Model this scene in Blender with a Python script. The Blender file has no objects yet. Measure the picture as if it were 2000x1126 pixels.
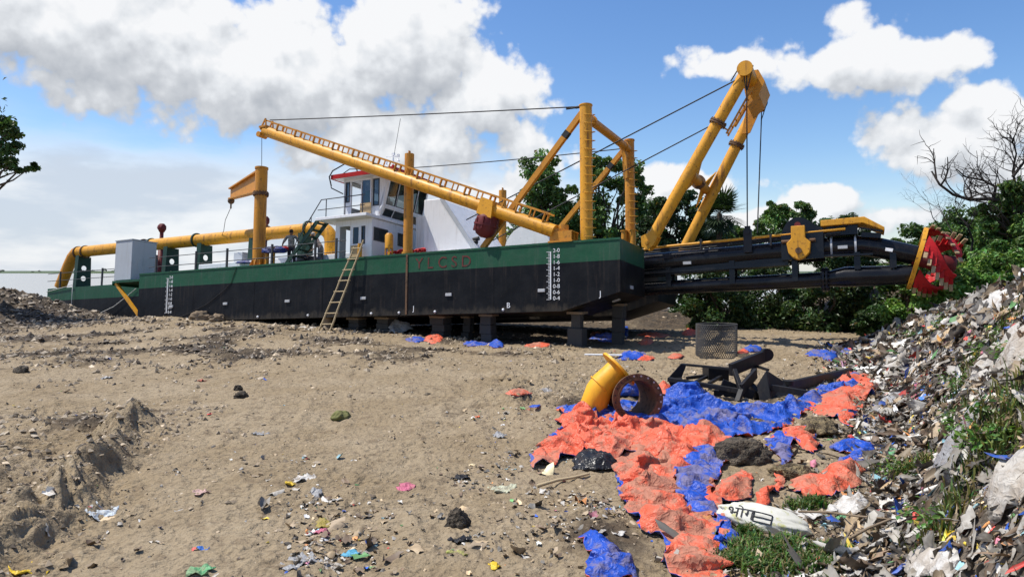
import bpy, bmesh, math, random
import numpy as np
from mathutils import Vector, Matrix
from mathutils.geometry import delaunay_2d_cdt

# ------------------------------------------------------------------ camera, sky, sun, exposure
S = bpy.context.scene
CAMH = 2.6
cd = bpy.data.cameras.new('camera'); cam = bpy.data.objects.new('camera', cd); S.collection.objects.link(cam)
cd.sensor_width = 36; cd.lens = 36 * 1350 / 2000; cd.clip_start = .05; cd.clip_end = 20000
PITCH = math.atan(35 / 1350)
cam.location = (0, 0, CAMH); cam.rotation_euler = (math.pi / 2 - PITCH, 0, 0)
S.camera = cam
S.view_settings.view_transform = 'Standard'; S.view_settings.look = 'None'
S.view_settings.exposure = .32; S.view_settings.gamma = 1
SUN = Vector((-.46, .06, .88)).normalized()
sl = bpy.data.lights.new('sun', 'SUN'); sl.energy = 4.4; sl.angle = math.radians(.5); sl.color = (1, .95, .87)
so = bpy.data.objects.new('sun', sl); S.collection.objects.link(so)
so.rotation_euler = SUN.to_track_quat('Z', 'Y').to_euler()


class NT:
    """small helper to write node maths"""
    def __init__(s, tree): s.t = tree; s.n = tree.nodes; s.l = tree.links
    def node(s, typ, **kw):
        n = s.n.new(typ)
        for k, v in kw.items(): setattr(n, k, v)
        return n
    def put(s, sock, v):
        if isinstance(v, bpy.types.NodeSocket): s.l.new(v, sock)
        elif v is not None: sock.default_value = v
    def m(s, op, a, b=None, c=None, clamp=False):
        n = s.node('ShaderNodeMath', operation=op); n.use_clamp = clamp
        for i, v in enumerate((a, b, c)): s.put(n.inputs[i], v)
        return n.outputs[0]
    def vm(s, op, a, b=None):
        n = s.node('ShaderNodeVectorMath', operation=op); s.put(n.inputs[0], a); s.put(n.inputs[1], b)
        return n.outputs['Value'] if op in ('DOT_PRODUCT', 'LENGTH') else n.outputs[0]
    def ss(s, v, a, b, lo=0., hi=1.):
        n = s.node('ShaderNodeMapRange', interpolation_type='SMOOTHSTEP')
        for i, x in enumerate((v, a, b, lo, hi)): s.put(n.inputs[i], x)
        return n.outputs[0]
    def mix(s, f, a, b, mode='MIX'):
        n = s.node('ShaderNodeMix', data_type='RGBA', blend_type=mode)
        s.put(n.inputs[0], f); s.put(n.inputs[6], a if not isinstance(a, tuple) else (*a, 1)[:4]); s.put(n.inputs[7], b if not isinstance(b, tuple) else (*b, 1)[:4])
        return n.outputs[2]
    def noise(s, vec, scale, detail=4, rough=.5, dim='3D', out=0, dist=0):
        n = s.node('ShaderNodeTexNoise', noise_dimensions=dim); s.put(n.inputs['Vector'], vec)
        n.inputs['Scale'].default_value = scale; n.inputs['Detail'].default_value = detail; n.inputs['Roughness'].default_value = rough
        n.inputs['Distortion'].default_value = dist
        return n.outputs[out]
    def vor(s, vec, scale, detail=0., feature='F1', rough=.5):
        n = s.node('ShaderNodeTexVoronoi', feature=feature); s.put(n.inputs['Vector'], vec); n.inputs['Scale'].default_value = scale
        n.inputs['Detail'].default_value = detail; n.inputs['Roughness'].default_value = rough
        return n.outputs['Distance']


def azel(px, py):
    az = math.atan((px - 1000) / 1350)
    return az, math.atan((528 - py) / 1350 * math.cos(az))


CLOUD_BIAS = .17
def make_world():
    w = bpy.data.worlds.new("World"); S.world = w; w.use_nodes = True
    t = w.node_tree; t.nodes.clear(); N = NT(t)
    # cloud density as a group of the view direction: measured azimuth and elevation of the real clouds
    g = bpy.data.node_groups.new('cloud_density', 'ShaderNodeTree')
    g.interface.new_socket('dir', in_out='INPUT', socket_type='NodeSocketVector')
    g.interface.new_socket('density', in_out='OUTPUT', socket_type='NodeSocketFloat')
    G = NT(g); gi = G.node('NodeGroupInput'); go = G.node('NodeGroupOutput')
    d = G.vm('NORMALIZE', gi.outputs[0])
    sp = G.node('ShaderNodeSeparateXYZ'); G.put(sp.inputs[0], d)
    az = G.m('ARCTAN2', sp.outputs[0], sp.outputs[1]); el = G.m('ARCSINE', sp.outputs[2])
    n1 = G.noise(d, 5.5, 11, .62); n2 = G.vor(d, 13, 3, rough=.55); n3 = G.noise(d, 2.2, 3, .5); n4 = G.noise(d, 19, 7, .6)
    blobs = [(250, 40, 560, 190, 1.25), (520, 150, 430, 140, 1.3), (830, 90, 240, 160, 1.2), (960, 190, 185, 130, 1.2), (1020, 285, 125, 130, 1), (800, 280, 330, 110, 1), (960, 390, 190, 70, .8),
             (1640, 120, 250, 75, 1), (1770, 125, 190, 70, 1), (1430, 128, 190, 55, 1.05), (1640, 45, 90, 70, .9), (1540, 95, 120, 40, .6),
             (1850, 300, 230, 100, 1), (1960, 250, 150, 110, 1), (1750, 260, 110, 70, .8), (1930, 200, 110, 45, .7),
             (1380, 365, 200, 55, .9), (1290, 345, 90, 45, .8), (1600, 395, 130, 45, .9), (1500, 430, 260, 50, .9), (1760, 420, 160, 40, .7),
             (1960, 340, 160, 90, .8)]
    best = None
    for cx, cy, rx, ry, wgt in blobs:
        a0, e0 = azel(cx, cy); sa = rx / 1350 * math.cos(a0) ** 2; se = ry / 1350 * math.cos(a0)
        u = G.m('MULTIPLY', G.m('SUBTRACT', az, a0), 1 / sa); v = G.m('MULTIPLY', G.m('SUBTRACT', el, e0), 1 / se)
        r2 = G.m('ADD', G.m('MULTIPLY', u, u), G.m('MULTIPLY', v, v))
        b = G.m('MULTIPLY', G.m('SUBTRACT', 1.0, G.m('SQRT', r2)), wgt)
        best = b if best is None else G.m('SMOOTH_MAX', best, b, .12)
    back = G.m('SUBTRACT', G.m('MULTIPLY', n3, 3.2), 1.75)
    front = G.ss(sp.outputs[1], .0, .45)
    mask = G.m('ADD', G.m('MULTIPLY', G.m('MAXIMUM', best, -.8), front), G.m('MULTIPLY', back, G.m('SUBTRACT', 1, front)))
    den = G.m('ADD', G.m('ADD', mask, CLOUD_BIAS), G.m('MULTIPLY', G.m('SUBTRACT', n1, .5), 1.35)); den = G.m('ADD', den, G.m('MULTIPLY', G.m('SUBTRACT', n4, .5), .62))
    den = G.m('ADD', den, G.m('MULTIPLY', G.m('SUBTRACT', .42, n2), .60))
    G.l.new(den, go.inputs[0])

    def dens(v):
        n = N.node('ShaderNodeGroup'); n.node_tree = g; N.put(n.inputs[0], v); return n.outputs[0]
    tc = N.node('ShaderNodeTexCoord').outputs['Generated']
    D0 = dens(tc)
    D1 = dens(N.vm('ADD', tc, tuple(Vector((-.012, 0, .022)))))
    D2 = dens(N.vm('ADD', tc, tuple(Vector((.01, 0, .075)))))
    alpha = N.ss(D0, .0, .24)
    small = N.m('MULTIPLY', N.m('SUBTRACT', D0, D1), .62)
    big = N.m('MULTIPLY', N.m('SUBTRACT', D0, D2), .38)
    thick = N.m('MULTIPLY', N.ss(D0, .12, 1.3), -.24)
    sh = N.m('ADD', N.m('ADD', N.m('ADD', .80, small), big), thick)
    sh = N.m('MINIMUM', N.m('MAXIMUM', sh, .30), 1.0)
    ramp = N.node('ShaderNodeValToRGB'); N.put(ramp.inputs[0], sh)
    e = ramp.color_ramp.elements
    e[0].position = .30; e[0].color = (.47, .505, .56, 1)
    e[1].position = 1.0; e[1].color = (.97, .98, 1., 1)
    x = e.new(.62); x.color = (.65, .68, .725, 1)
    x = e.new(.82); x.color = (.83, .86, .90, 1)
    sky = N.node('ShaderNodeTexSky', sky_type='NISHITA'); sky.sun_disc = False
    sky.sun_elevation = math.asin(SUN.z); sky.sun_rotation = math.atan2(SUN.x, SUN.y)
    sky.air_density = 1.0; sky.dust_density = .6; sky.ozone_density = 2.5
    hs = N.node('ShaderNodeHueSaturation'); hs.inputs['Saturation'].default_value = 1.22; hs.inputs['Hue'].default_value = .506; hs.inputs['Value'].default_value = 1.22
    N.put(hs.inputs['Color'], sky.outputs[0])
    b1 = N.node('ShaderNodeBackground'); N.put(b1.inputs[0], hs.outputs[0]); b1.inputs[1].default_value = .108
    b2 = N.node('ShaderNodeBackground'); N.put(b2.inputs[0], ramp.outputs[0]); b2.inputs[1].default_value = .77
    # pale layered cloud low over the river on the left
    sp2 = N.node('ShaderNodeSeparateXYZ'); N.put(sp2.inputs[0], N.vm('NORMALIZE', tc))
    az2 = N.m('ARCTAN2', sp2.outputs[0], sp2.outputs[1]); el2 = N.m('ARCSINE', sp2.outputs[2])
    st = N.node('ShaderNodeMapping'); N.put(st.inputs[0], tc); st.inputs['Scale'].default_value = (1, 1, 3.2)
    ln = N.noise(st.outputs[0], 4.5, 7, .55)
    elj = N.m('ADD', el2, N.m('MULTIPLY', N.m('SUBTRACT', ln, .5), .17))
    low = N.m('MULTIPLY', N.ss(elj, .205, .10), N.ss(az2, .17, .02))
    low = N.m('MULTIPLY', low, .93)
    lowr = N.m('MULTIPLY', N.m('MULTIPLY', N.ss(el2, .16, .0), N.ss(az2, .02, .17)), .5)
    low = N.m('MAXIMUM', low, lowr)
    lc = N.mix(N.ss(ln, .40, .60), (.60, .67, .77), (.88, .90, .93))
    b3 = N.node('ShaderNodeBackground'); N.put(b3.inputs[0], lc); b3.inputs[1].default_value = .83
    mx = N.node('ShaderNodeMixShader'); N.put(mx.inputs[0], low); N.l.new(b1.outputs[0], mx.inputs[1]); N.l.new(b3.outputs[0], mx.inputs[2])
    mx2 = N.node('ShaderNodeMixShader'); N.put(mx2.inputs[0], alpha); N.l.new(mx.outputs[0], mx2.inputs[1]); N.l.new(b2.outputs[0], mx2.inputs[2])
    out = N.node('ShaderNodeOutputWorld'); N.l.new(mx2.outputs[0], out.inputs[0])
    w.cycles.sampling_method = 'MANUAL'; w.cycles.sample_map_resolution = 512


make_world()
# ------------------------------------------------------------------ noise and measuring helpers
def _hash(ix, iy, seed):
    h = (ix.astype(np.int64) * 374761393 + iy.astype(np.int64) * 668265263 + seed * 1442695041) & 0xffffffff
    h = ((h ^ (h >> 13)) * 1274126177) & 0xffffffff
    return (h ^ (h >> 16)) & 0xffffffff


def perlin(x, y, seed=0):
    x = np.asarray(x, float); y = np.asarray(y, float)
    x0 = np.floor(x); y0 = np.floor(y); fx = x - x0; fy = y - y0
    u = fx * fx * fx * (fx * (fx * 6 - 15) + 10); v = fy * fy * fy * (fy * (fy * 6 - 15) + 10)
    def gr(i, j):
        a = _hash(x0 + i, y0 + j, seed) * (2 * math.pi / 4294967296.)
        return np.cos(a) * (fx - i) + np.sin(a) * (fy - j)
    return 1.5 * ((gr(0, 0) * (1 - u) + gr(1, 0) * u) * (1 - v) + (gr(0, 1) * (1 - u) + gr(1, 1) * u) * v)


def fbm(x, y, octv=4, seed=0, gain=.5):
    s = 0; a = 1.
    for o in range(octv): s = s + a * perlin(x * 2 ** o + 7.3 * o, y * 2 ** o - 3.1 * o, seed + o); a *= gain
    return s


def ridged(x, y, octv=4, seed=0, gain=.55):
    s = 0; a = 1.
    for o in range(octv): s = s + a * (1 - 2 * np.abs(perlin(x * 2 ** o + 5.1 * o, y * 2 ** o + 1.7 * o, seed + o))); a *= gain
    return s


def sstep(a, b, x):
    t = np.clip((x - a) / (b - a), 0, 1); return t * t * (3 - 2 * t)


def segdist(x, y, pts):
    d = np.full(np.shape(x), 1e9)
    for (ax, ay), (bx, by) in zip(pts[:-1], pts[1:]):
        vx, vy = bx - ax, by - ay
        t = np.clip(((x - ax) * vx + (y - ay) * vy) / (vx * vx + vy * vy), 0, 1)
        d = np.minimum(d, np.hypot(x - ax - t * vx, y - ay - t * vy))
    return d


def W(px, py, Y):
    """the place in the world seen in the photograph at px, py and Y metres away"""
    b = -(py - 563) / 1350; k = Y / (math.cos(PITCH) + b * math.sin(PITCH))
    return Vector(((px - 1000) / 1350 * k, Y, CAMH + k * (-math.sin(PITCH) + b * math.cos(PITCH))))


def g2(px, py, z=0.):
    b = -(py - 563) / 1350; dz = -math.sin(PITCH) + b * math.cos(PITCH); k = (z - CAMH) / dz
    return ((px - 1000) / 1350 * k, k * (math.cos(PITCH) + b * math.sin(PITCH)))


# heap edge: where the rubbish heap on the right starts, in plan
HY = np.array([2.0, 6.3, 8.06, 10.5, 15.07, 21.6, 27.0])
HX = np.array([1.0, 2.9, 4.35, 5.75, 7.9, 10.6, 13.0])
HC = np.array([2.9, 2.75, 2.65, 2.55, 2.25, .95, .9])


def heap_s(x, y): return (x - np.interp(y, HY, HX)) * .90


def terrain(x, y, fine=True):
    x = np.asarray(x, float); y = np.asarray(y, float)
    r = np.hypot(x, y)
    near = sstep(70, 35, r)
    z = .10 * fbm(x / 6, y / 6, 3, 11) * near
    wx = x + .5 * fbm(x * .7, y * .7, 2, 3); wy = y + .5 * fbm(x * .7, y * .7, 2, 5)
    # hull frame in plan: l along the hull (0 at bow), e away from its near side
    l = (x - 3.455) * .8914 - (y - 22.19) * .4531; e = (x - 3.455) * .4558 + (y - 22.19) * .8846
    z = z - .95 * sstep(-.3, 6, e) * sstep(-9, -21, l) - 1.6 * sstep(13, 26, e) * sstep(-6, -14, l) - 1.2 * sstep(-38, -44, l)
    z = z + (.22 * sstep(-7, -14, l) + .16 * sstep(-4, -9, l)) * sstep(-27, -20, l) * sstep(-9, -2, e) * sstep(6, 1, e)
    z = z - 2.6 * sstep(46, 62, y)
    # dug-out dark mound by the stern
    m = 1.12 * np.exp(-((x + 25.2) / 2.9) ** 2 / 2 - ((y - 34.) / 2.2) ** 2 / 2) + .12 * np.exp(-((x + 19.) / 2.6) ** 2 / 2 - ((y - 31.8) / 1.2) ** 2 / 2)
    m = m + .9 * np.exp(-((x + 31) / 4.) ** 2 / 2 - ((y - 33.) / 2.2) ** 2 / 2)
    z = z + m * (1 + .15 * ridged(wx * .8, wy * .8, 4, 21))
    # churned band in front of the hull
    band = sstep(17.2, 20, y - .06 * x) * sstep(27.5, 23.5, y + .25 * x) * sstep(2.5, -3, x)
    churn = np.clip(band * (.35 + .9 * fbm(x * .35, y * .5, 3, 31)), 0, 1)
    left = sstep(-.15, .6, -(x + 5.2 + .24 * (y - 8))) * sstep(14.5, 12, y) * sstep(3.5, 5, y)
    rut = segdist(x + .18 * fbm(x, y, 2, 41), y + .18 * fbm(x, y, 2, 42), [(-6.2, 11.2), (-5.62, 9.9), (-5.0, 7.6), (-4.55, 6.1), (-4.3, 5.2)])
    z = z + .06 * np.exp(-((segdist(x + .12 * fbm(x, y, 2, 46), y, [(-7.6, 10.6), (-6.5, 8.6), (-5.9, 6.6)])) / .22) ** 2) * (1 + ridged(wx * 1.8, wy * 1.8, 3, 47)) + .33 * np.exp(-(rut / .26) ** 2) * (.75 + .35 * ridged(wx * 1.6, wy * 1.6, 3, 44))
    z = z - .07 * left + .20 * np.exp(-((x + 7.3) / 1.2) ** 2 - ((y - 11.2) / .8) ** 2) + .14 * np.exp(-((x + 6.3) / .5) ** 2 - ((y - 8.1) / .9) ** 2)
    edge = np.exp(-((x - .2 + .35 * fbm(y * .8, x * .8, 2, 51)) / .9) ** 2) * sstep(11.5, 13, y) * sstep(19, 16, y)
    z = z + .10 * edge * ridged(wx * 1.3, wy * 1.3, 3, 52)
    z = z - .10 * sstep(0, 2.5, x) * sstep(9, 12, y) * sstep(24, 18, y)
    # low banks and slopes at the far side on the right
    z = z + .5 * np.exp(-((x - 7.4) / 2.6) ** 2 / 2 - ((y - 33.5) / 1.1) ** 2 / 2) + .2 * np.exp(-((x - 12.) / 1.6) ** 2 / 2 - ((y - 31.) / 1.1) ** 2 / 2)
    z = z + .5 * np.exp(-((x + 3) / 5.) ** 2 / 2 - ((y - 37.5) / 1.5) ** 2 / 2)
    bank = sstep(14.5, 22, x - .12 * (y - 25)) * sstep(17, 24, y) * sstep(60, 45, y)
    z = z + 3.1 * bank
    # rubbish heap and the rise the photographer stands on
    s = heap_s(x, y); c = np.interp(y, HY, HC)
    hp = sstep(-.2, 3.4, s) * .55 + .45 * sstep(.3, 2.2, s)
    hf = sstep(27, 22, y) * sstep(.0, 4.5, y)
    heap = np.where(s > -.5, hp * c * hf, 0)
    z = np.maximum(z, z + heap * (1 + .10 * fbm(x * .9, y * .9, 3, 61)))
    z = z + .16 * sstep(.2, 1.2, s) * hf * ridged(wx * .9, wy * .9, 3, 62)
    z = z + .95 * np.exp(-(r / 1.9) ** 2)
    if fine:
        roughm = .34 + 1.15 * churn + .55 * left + .9 * np.clip(m, 0, 1) + .5 * sstep(0, 1.5, x) * sstep(10, 13, y) + .5 * sstep(30, 36, y) + .5 * np.clip(heap, 0, 1) + .8 * np.exp(-(rut / .5) ** 2) + .5 * edge
        rel = sstep(55, 32, r)
        z = z + rel * roughm * (.055 * ridged(wx * 1.7, wy * 1.7, 4, 71) + .030 * ridged(wx * 4.3, wy * 4.3, 3, 77)) - rel * roughm * .03
        z = z + rel * (.012 * fbm(x * 3, y * 3, 3, 81) + .010 * ridged(x * 6.5, y * 8, 2, 83))
        # faint tyre marks curving through the open ground
        cu = x + .012 * (y - 4) ** 2
        c2 = x + .9 + .045 * (y - 12) ** 2 - .5 * (y - 12) * .25
        tr = sum(np.exp(-((cu - q) / .30) ** 4) for q in (-4.3, -2.5, -1.3, .5)) + sum(np.exp(-((c2 - q) / .30) ** 4) for q in (-1.9, -.1))
        lug = np.sin(y * 21 + 5 * np.abs(np.mod(cu + .3, 1.2) - .6)) + .7 * np.sin(c2 * 3 + y * 16)
        z = z - np.clip(tr, 0, 1.2) * sstep(17, 13, y) * sstep(-.35, .25, fbm(x * .5, y * .3, 2, 86)) * (.016 + .014 * lug * (.6 + .8 * fbm(x * .9, y * .9, 2, 87)))
        sh = sum(np.exp(-((np.abs(cu - q) - .40) / .10) ** 2) for q in (-4.3, -2.5, -1.3, .5)); z = z + sh * sstep(17, 13, y) * sstep(-.35, .25, fbm(x * .5, y * .3, 2, 86)) * .014 * (1 + ridged(x * 3, y * 3, 2, 88))
    return z


def zt(x, y): return float(terrain(np.array([x]), np.array([y]))[0])


def gp(px, py):
    """point of the uneven ground seen at px, py: first crossing along the sight line"""
    b = -(py - 563) / 1350; D = np.array([(px - 1000) / 1350, math.cos(PITCH) + b * math.sin(PITCH), -math.sin(PITCH) + b * math.cos(PITCH)])
    k = np.geomspace(3.2, 60, 700); P = np.array([0, 0, CAMH])[None] + k[:, None] * D
    d = P[:, 2] - terrain(P[:, 0], P[:, 1], False); hit = np.nonzero(d < 0)[0]; i = int(hit[0]) if len(hit) else len(k) - 1
    a = d[i - 1] / (d[i - 1] - d[i]) if i and len(hit) else 0; kk = k[i - 1] + (k[i] - k[i - 1]) * a if i else k[0]
    x, y = D[0] * kk, D[1] * kk; return Vector((x, y, zt(x, y)))


# ------------------------------------------------------------------ object helpers
COL = S.collection
def link(o, parent=None):
    COL.objects.link(o)
    if parent is not None: o.parent = parent
    return o
def tag(o, label=None, cat=None, group=None, kind=None):
    for k, v in (('label', label), ('category', cat), ('group', group), ('kind', kind)):
        if v: o[k] = v
    return o
def empty(name, loc, label, cat, group=None, rot=(0, 0, 0)):
    o = bpy.data.objects.new(name, None); link(o); o.location = loc; o.rotation_euler = rot; o.empty_display_size = .2
    return tag(o, label, cat, group)


def frame_axes(t):
    t = t.normalized(); up = Vector((0, 0, 1)) if abs(t.z) < .95 else Vector((1, 0, 0))
    a = t.cross(up).normalized(); return a, a.cross(t).normalized()


class MB:
    def __init__(s): s.v = []; s.f = []; s.sm = []; s.mi = []; s.cur = 0
    def add(s, vs, fs, smooth=False):
        o = len(s.v); s.v += [tuple(v) for v in vs]
        for f in fs: s.f.append([i + o for i in f]); s.sm.append(smooth); s.mi.append(s.cur)
        return s
    def box(s, x0, x1, y0, y1, z0, z1):
        v = [(x, y, z) for x in (x0, x1) for y in (y0, y1) for z in (z0, z1)]
        return s.add(v, [(0, 1, 3, 2), (4, 6, 7, 5), (0, 4, 5, 1), (2, 3, 7, 6), (0, 2, 6, 4), (1, 5, 7, 3)])
    def hexa(s, a):  # 4 bottom + 4 top points
        return s.add(a, [(3, 2, 1, 0), (4, 5, 6, 7), (0, 1, 5, 4), (1, 2, 6, 5), (2, 3, 7, 6), (3, 0, 4, 7)])
    def prism(s, poly, d):
        n = len(poly); d = Vector(d); a = [Vector(p) for p in poly]
        return s.add(a + [p + d for p in a], [list(range(n))[::-1], list(range(n, 2 * n))] + [(i, (i + 1) % n, n + (i + 1) % n, n + i) for i in range(n)])
    def bar(s, p, q, w, h, up=None):
        p = Vector(p); q = Vector(q); t = (q - p).normalized(); a, b = frame_axes(t)
        if up is not None: a = t.cross(Vector(up)).normalized(); b = a.cross(t)
        a *= w / 2; b *= h / 2
        return s.hexa([p - a - b, p + a - b, p + a + b, p - a + b, q - a - b, q + a - b, q + a + b, q - a + b])
    def tube(s, pts, r, n=12, caps=True):
        pts = [Vector(p) for p in pts]; k = len(pts)
        rs = [r] * k if not hasattr(r, '__len__') else list(r)
        ts = [((pts[min(i + 1, k - 1)] - pts[max(i - 1, 0)])).normalized() for i in range(k)]
        a, b = frame_axes(ts[0]); vs = []; rings = []
        for i in range(k):
            if i: a = (a - ts[i] * a.dot(ts[i])).normalized(); b = a.cross(ts[i]).normalized()
            ring = [pts[i] + (a * math.cos(2 * math.pi * j / n) + b * math.sin(2 * math.pi * j / n)) * rs[i] for j in range(n)]
            rings.append(ring); vs += ring
        fs = [(i * n + j, i * n + (j + 1) % n, (i + 1) * n + (j + 1) % n, (i + 1) * n + j) for i in range(k - 1) for j in range(n)]
        s.add(vs, fs, True)
        if caps:
            s.add(rings[0], [list(range(n))]); s.add(rings[-1], [list(range(n))[::-1]])
        return s
    def ring(s, c, axis, ro, ri, th, n=28):
        c = Vector(c); t = Vector(axis).normalized(); a, b = frame_axes(t); vs = []
        for z, r in ((-th / 2, ri), (-th / 2, ro), (th / 2, ro), (th / 2, ri)):
            vs.append([c + t * z + (a * math.cos(2 * math.pi * j / n) + b * math.sin(2 * math.pi * j / n)) * r for j in range(n)])
        for i in range(4):
            p, q = vs[i], vs[(i + 1) % 4]
            s.add(p + q, [(j, (j + 1) % n, n + (j + 1) % n, n + j) for j in range(n)], i in (1, 3))
        return s
    def pipe_bend(s, pts, ro, ri, n=24):
        s.tube(pts, ro, n, False); s.tube(list(pts), ri, n, False)
        for e in (0, -1):
            t = (Vector(pts[1]) - Vector(pts[0])) if e == 0 else (Vector(pts[-1]) - Vector(pts[-2]))
            s.ring(pts[e], t, ro[e] if hasattr(ro, '__len__') else ro, ri[e] if hasattr(ri, '__len__') else ri, .004, n)
        return s
    def sphere(s, c, r, n=12, m=8, sc=(1, 1, 1)):
        c = Vector(c); pts = [c + Vector((0, 0, r * sc[2]))]
        vs = [(c.x + r * sc[0] * math.sin(math.pi * i / m) * math.cos(2 * math.pi * j / n), c.y + r * sc[1] * math.sin(math.pi * i / m) * math.sin(2 * math.pi * j / n), c.z + r * sc[2] * math.cos(math.pi * i / m)) for i in range(m + 1) for j in range(n)]
        fs = [(i * n + j, (i + 1) * n + j, (i + 1) * n + (j + 1) % n, i * n + (j + 1) % n) for i in range(m) for j in range(n)]
        return s.add(vs, fs, True)
    def build(s, name, mats, parent=None, bevel=0):
        me = bpy.data.meshes.new(name); me.from_pydata(s.v, [], s.f)
        for m in (mats if isinstance(mats, (list, tuple)) else [mats]): me.materials.append(m)
        me.polygons.foreach_set('use_smooth', s.sm); me.polygons.foreach_set('material_index', s.mi)
        bm = bmesh.new(); bm.from_mesh(me); bmesh.ops.recalc_face_normals(bm, faces=bm.faces); bm.to_mesh(me); bm.free()
        o = link(bpy.data.objects.new(name, me), parent)
        if bevel:
            b = o.modifiers.new('bevel', 'BEVEL'); b.width = bevel; b.segments = 2; b.limit_method = 'ANGLE'
        return o


def np_mesh(name, v, f, mat, parent=None, cols=None, smooth=False):
    """mesh from arrays; f is an (n,k) array of equal faces; cols one colour per face"""
    me = bpy.data.meshes.new(name); v = np.asarray(v, np.float32); f = np.asarray(f, np.int32); n, k = f.shape
    me.vertices.add(len(v)); me.vertices.foreach_set('co', v.ravel())
    me.loops.add(n * k); me.loops.foreach_set('vertex_index', f.ravel())
    me.polygons.add(n); me.polygons.foreach_set('loop_start', np.arange(0, n * k, k, dtype=np.int32)); me.polygons.foreach_set('loop_total', np.full(n, k, np.int32))
    me.update(calc_edges=True)
    if cols is not None:
        at = me.color_attributes.new('tint', 'FLOAT_COLOR', 'CORNER'); c = np.ones((n, k, 4), np.float32); c[:, :, :3] = np.asarray(cols)[:, None, :]
        at.data.foreach_set('color', c.ravel())
    me.polygons.foreach_set('use_smooth', np.full(n, smooth)); me.materials.append(mat)
    return link(bpy.data.objects.new(name, me), parent)


def plate_holes(mb, outer, holes, to3d, th):
    """flat plate with round holes; to3d maps (u, v, depth) to a point"""
    pts = [Vector(p) for p in outer]; n0 = len(pts); edges = [(i, (i + 1) % n0) for i in range(n0)]
    for cx, cy, r in holes:
        b = len(pts); pts += [Vector((cx + r * math.cos(i * math.pi / 10), cy + r * math.sin(i * math.pi / 10))) for i in range(20)]
        edges += [(b + i, b + (i + 1) % 20) for i in range(20)]
    r = delaunay_2d_cdt(pts, edges, [], 1, 1e-6); vs, fs = r[0], r[2]
    fs = [f for f in fs if all((sum((vs[i] for i in f), Vector((0, 0))) / len(f) - Vector((h[0], h[1]))).length > h[2] * .99 for h in holes)]
    n = len(vs); V = [to3d(p.x, p.y, 0) for p in vs] + [to3d(p.x, p.y, th) for p in vs]
    cnt = {}
    for f in fs:
        for i in range(len(f)):
            a, b = f[i], f[(i + 1) % len(f)]; cnt[(min(a, b), max(a, b))] = cnt.get((min(a, b), max(a, b)), 0) + 1
    mb.add(V, [list(f) for f in fs] + [[i + n for i in f][::-1] for f in fs] + [(a, b, b + n, a + n) for (a, b), c in cnt.items() if c == 1])
    return mb


# ------------------------------------------------------------------ materials
def base_mat(name):
    m = bpy.data.materials.new(name); m.use_nodes = True; N = NT(m.node_tree)
    return m, N, N.n['Principled BSDF']
def co(N, which='Object', scale=(1, 1, 1)):
    t = N.node('ShaderNodeTexCoord').outputs[which]
    if scale == (1, 1, 1): return t
    mp = N.node('ShaderNodeMapping'); N.put(mp.inputs[0], t); mp.inputs['Scale'].default_value = scale; return mp.outputs[0]
def bump(N, bs, h, strength=.3, dist=.02):
    b = N.node('ShaderNodeBump'); b.inputs['Strength'].default_value = strength; b.inputs['Distance'].default_value = dist
    N.put(b.inputs['Height'], h); N.put(bs.inputs['Normal'], b.outputs[0])


def paint(name, col, rough=.42, dirt=(.12, .07, .03), amt=.5, streak=True, scratch=None, fade=.25, thr=.60, spec=.35, mud=False, wave=.14):
    m, N, B = base_mat(name); B.inputs['Specular IOR Level'].default_value = spec
    n1 = N.noise(co(N), 1.6, 5, .6); c = N.mix(N.m('MULTIPLY', N.ss(n1, .35, .75), fade), col, tuple(min(1, x * .62 + .03) for x in col))
    if streak:
        n2 = N.noise(co(N, 'Object', (7, 7, .5)), 1.0, 5, .62); n4 = N.noise(co(N), .9, 3, .5)
        f = N.m('MULTIPLY', N.m('MULTIPLY', N.ss(n2, .50, .70), N.ss(n4, .36, .58)), amt); c = N.mix(f, c, dirt)
    n3 = N.noise(co(N), 9, 6, .65); f2 = N.m('MULTIPLY', N.ss(n3, thr, thr + .1), amt); c = N.mix(f2, c, dirt)
    if scratch:
        n5 = N.noise(co(N, 'Object', (16, 16, 2.2)), 1.4, 4, .7); c = N.mix(N.m('MULTIPLY', N.ss(n5, .70, .74), .75), c, scratch)
    if mud:
        sz_ = N.node('ShaderNodeSeparateXYZ'); N.put(sz_.inputs[0], co(N)); lo_ = N.m('ADD', N.ss(sz_.outputs[2], -1.55, -2.35), N.m('MULTIPLY', N.m('SUBTRACT', N.noise(co(N, 'Object', (2.2, 2.2, 1.2)), 1.5, 6, .65), .55), 1.6))
        c = N.mix(N.m('MULTIPLY', N.ss(lo_, .55, 1.0), .35), c, (.11, .09, .065))
    N.put(B.inputs['Base Color'], c)
    N.put(B.inputs['Roughness'], N.m('ADD', rough, N.m('MULTIPLY', n1, .22)))
    wv = N.noise(co(N, 'Object', (1.1, 1.1, .8)), .9, 2, .4)
    bump(N, B, N.m('ADD', N.m('ADD', n1, N.m('MULTIPLY', wv, 3.0)), N.m('MULTIPLY', n3, .25)), wave, .05)
    return m


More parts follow.
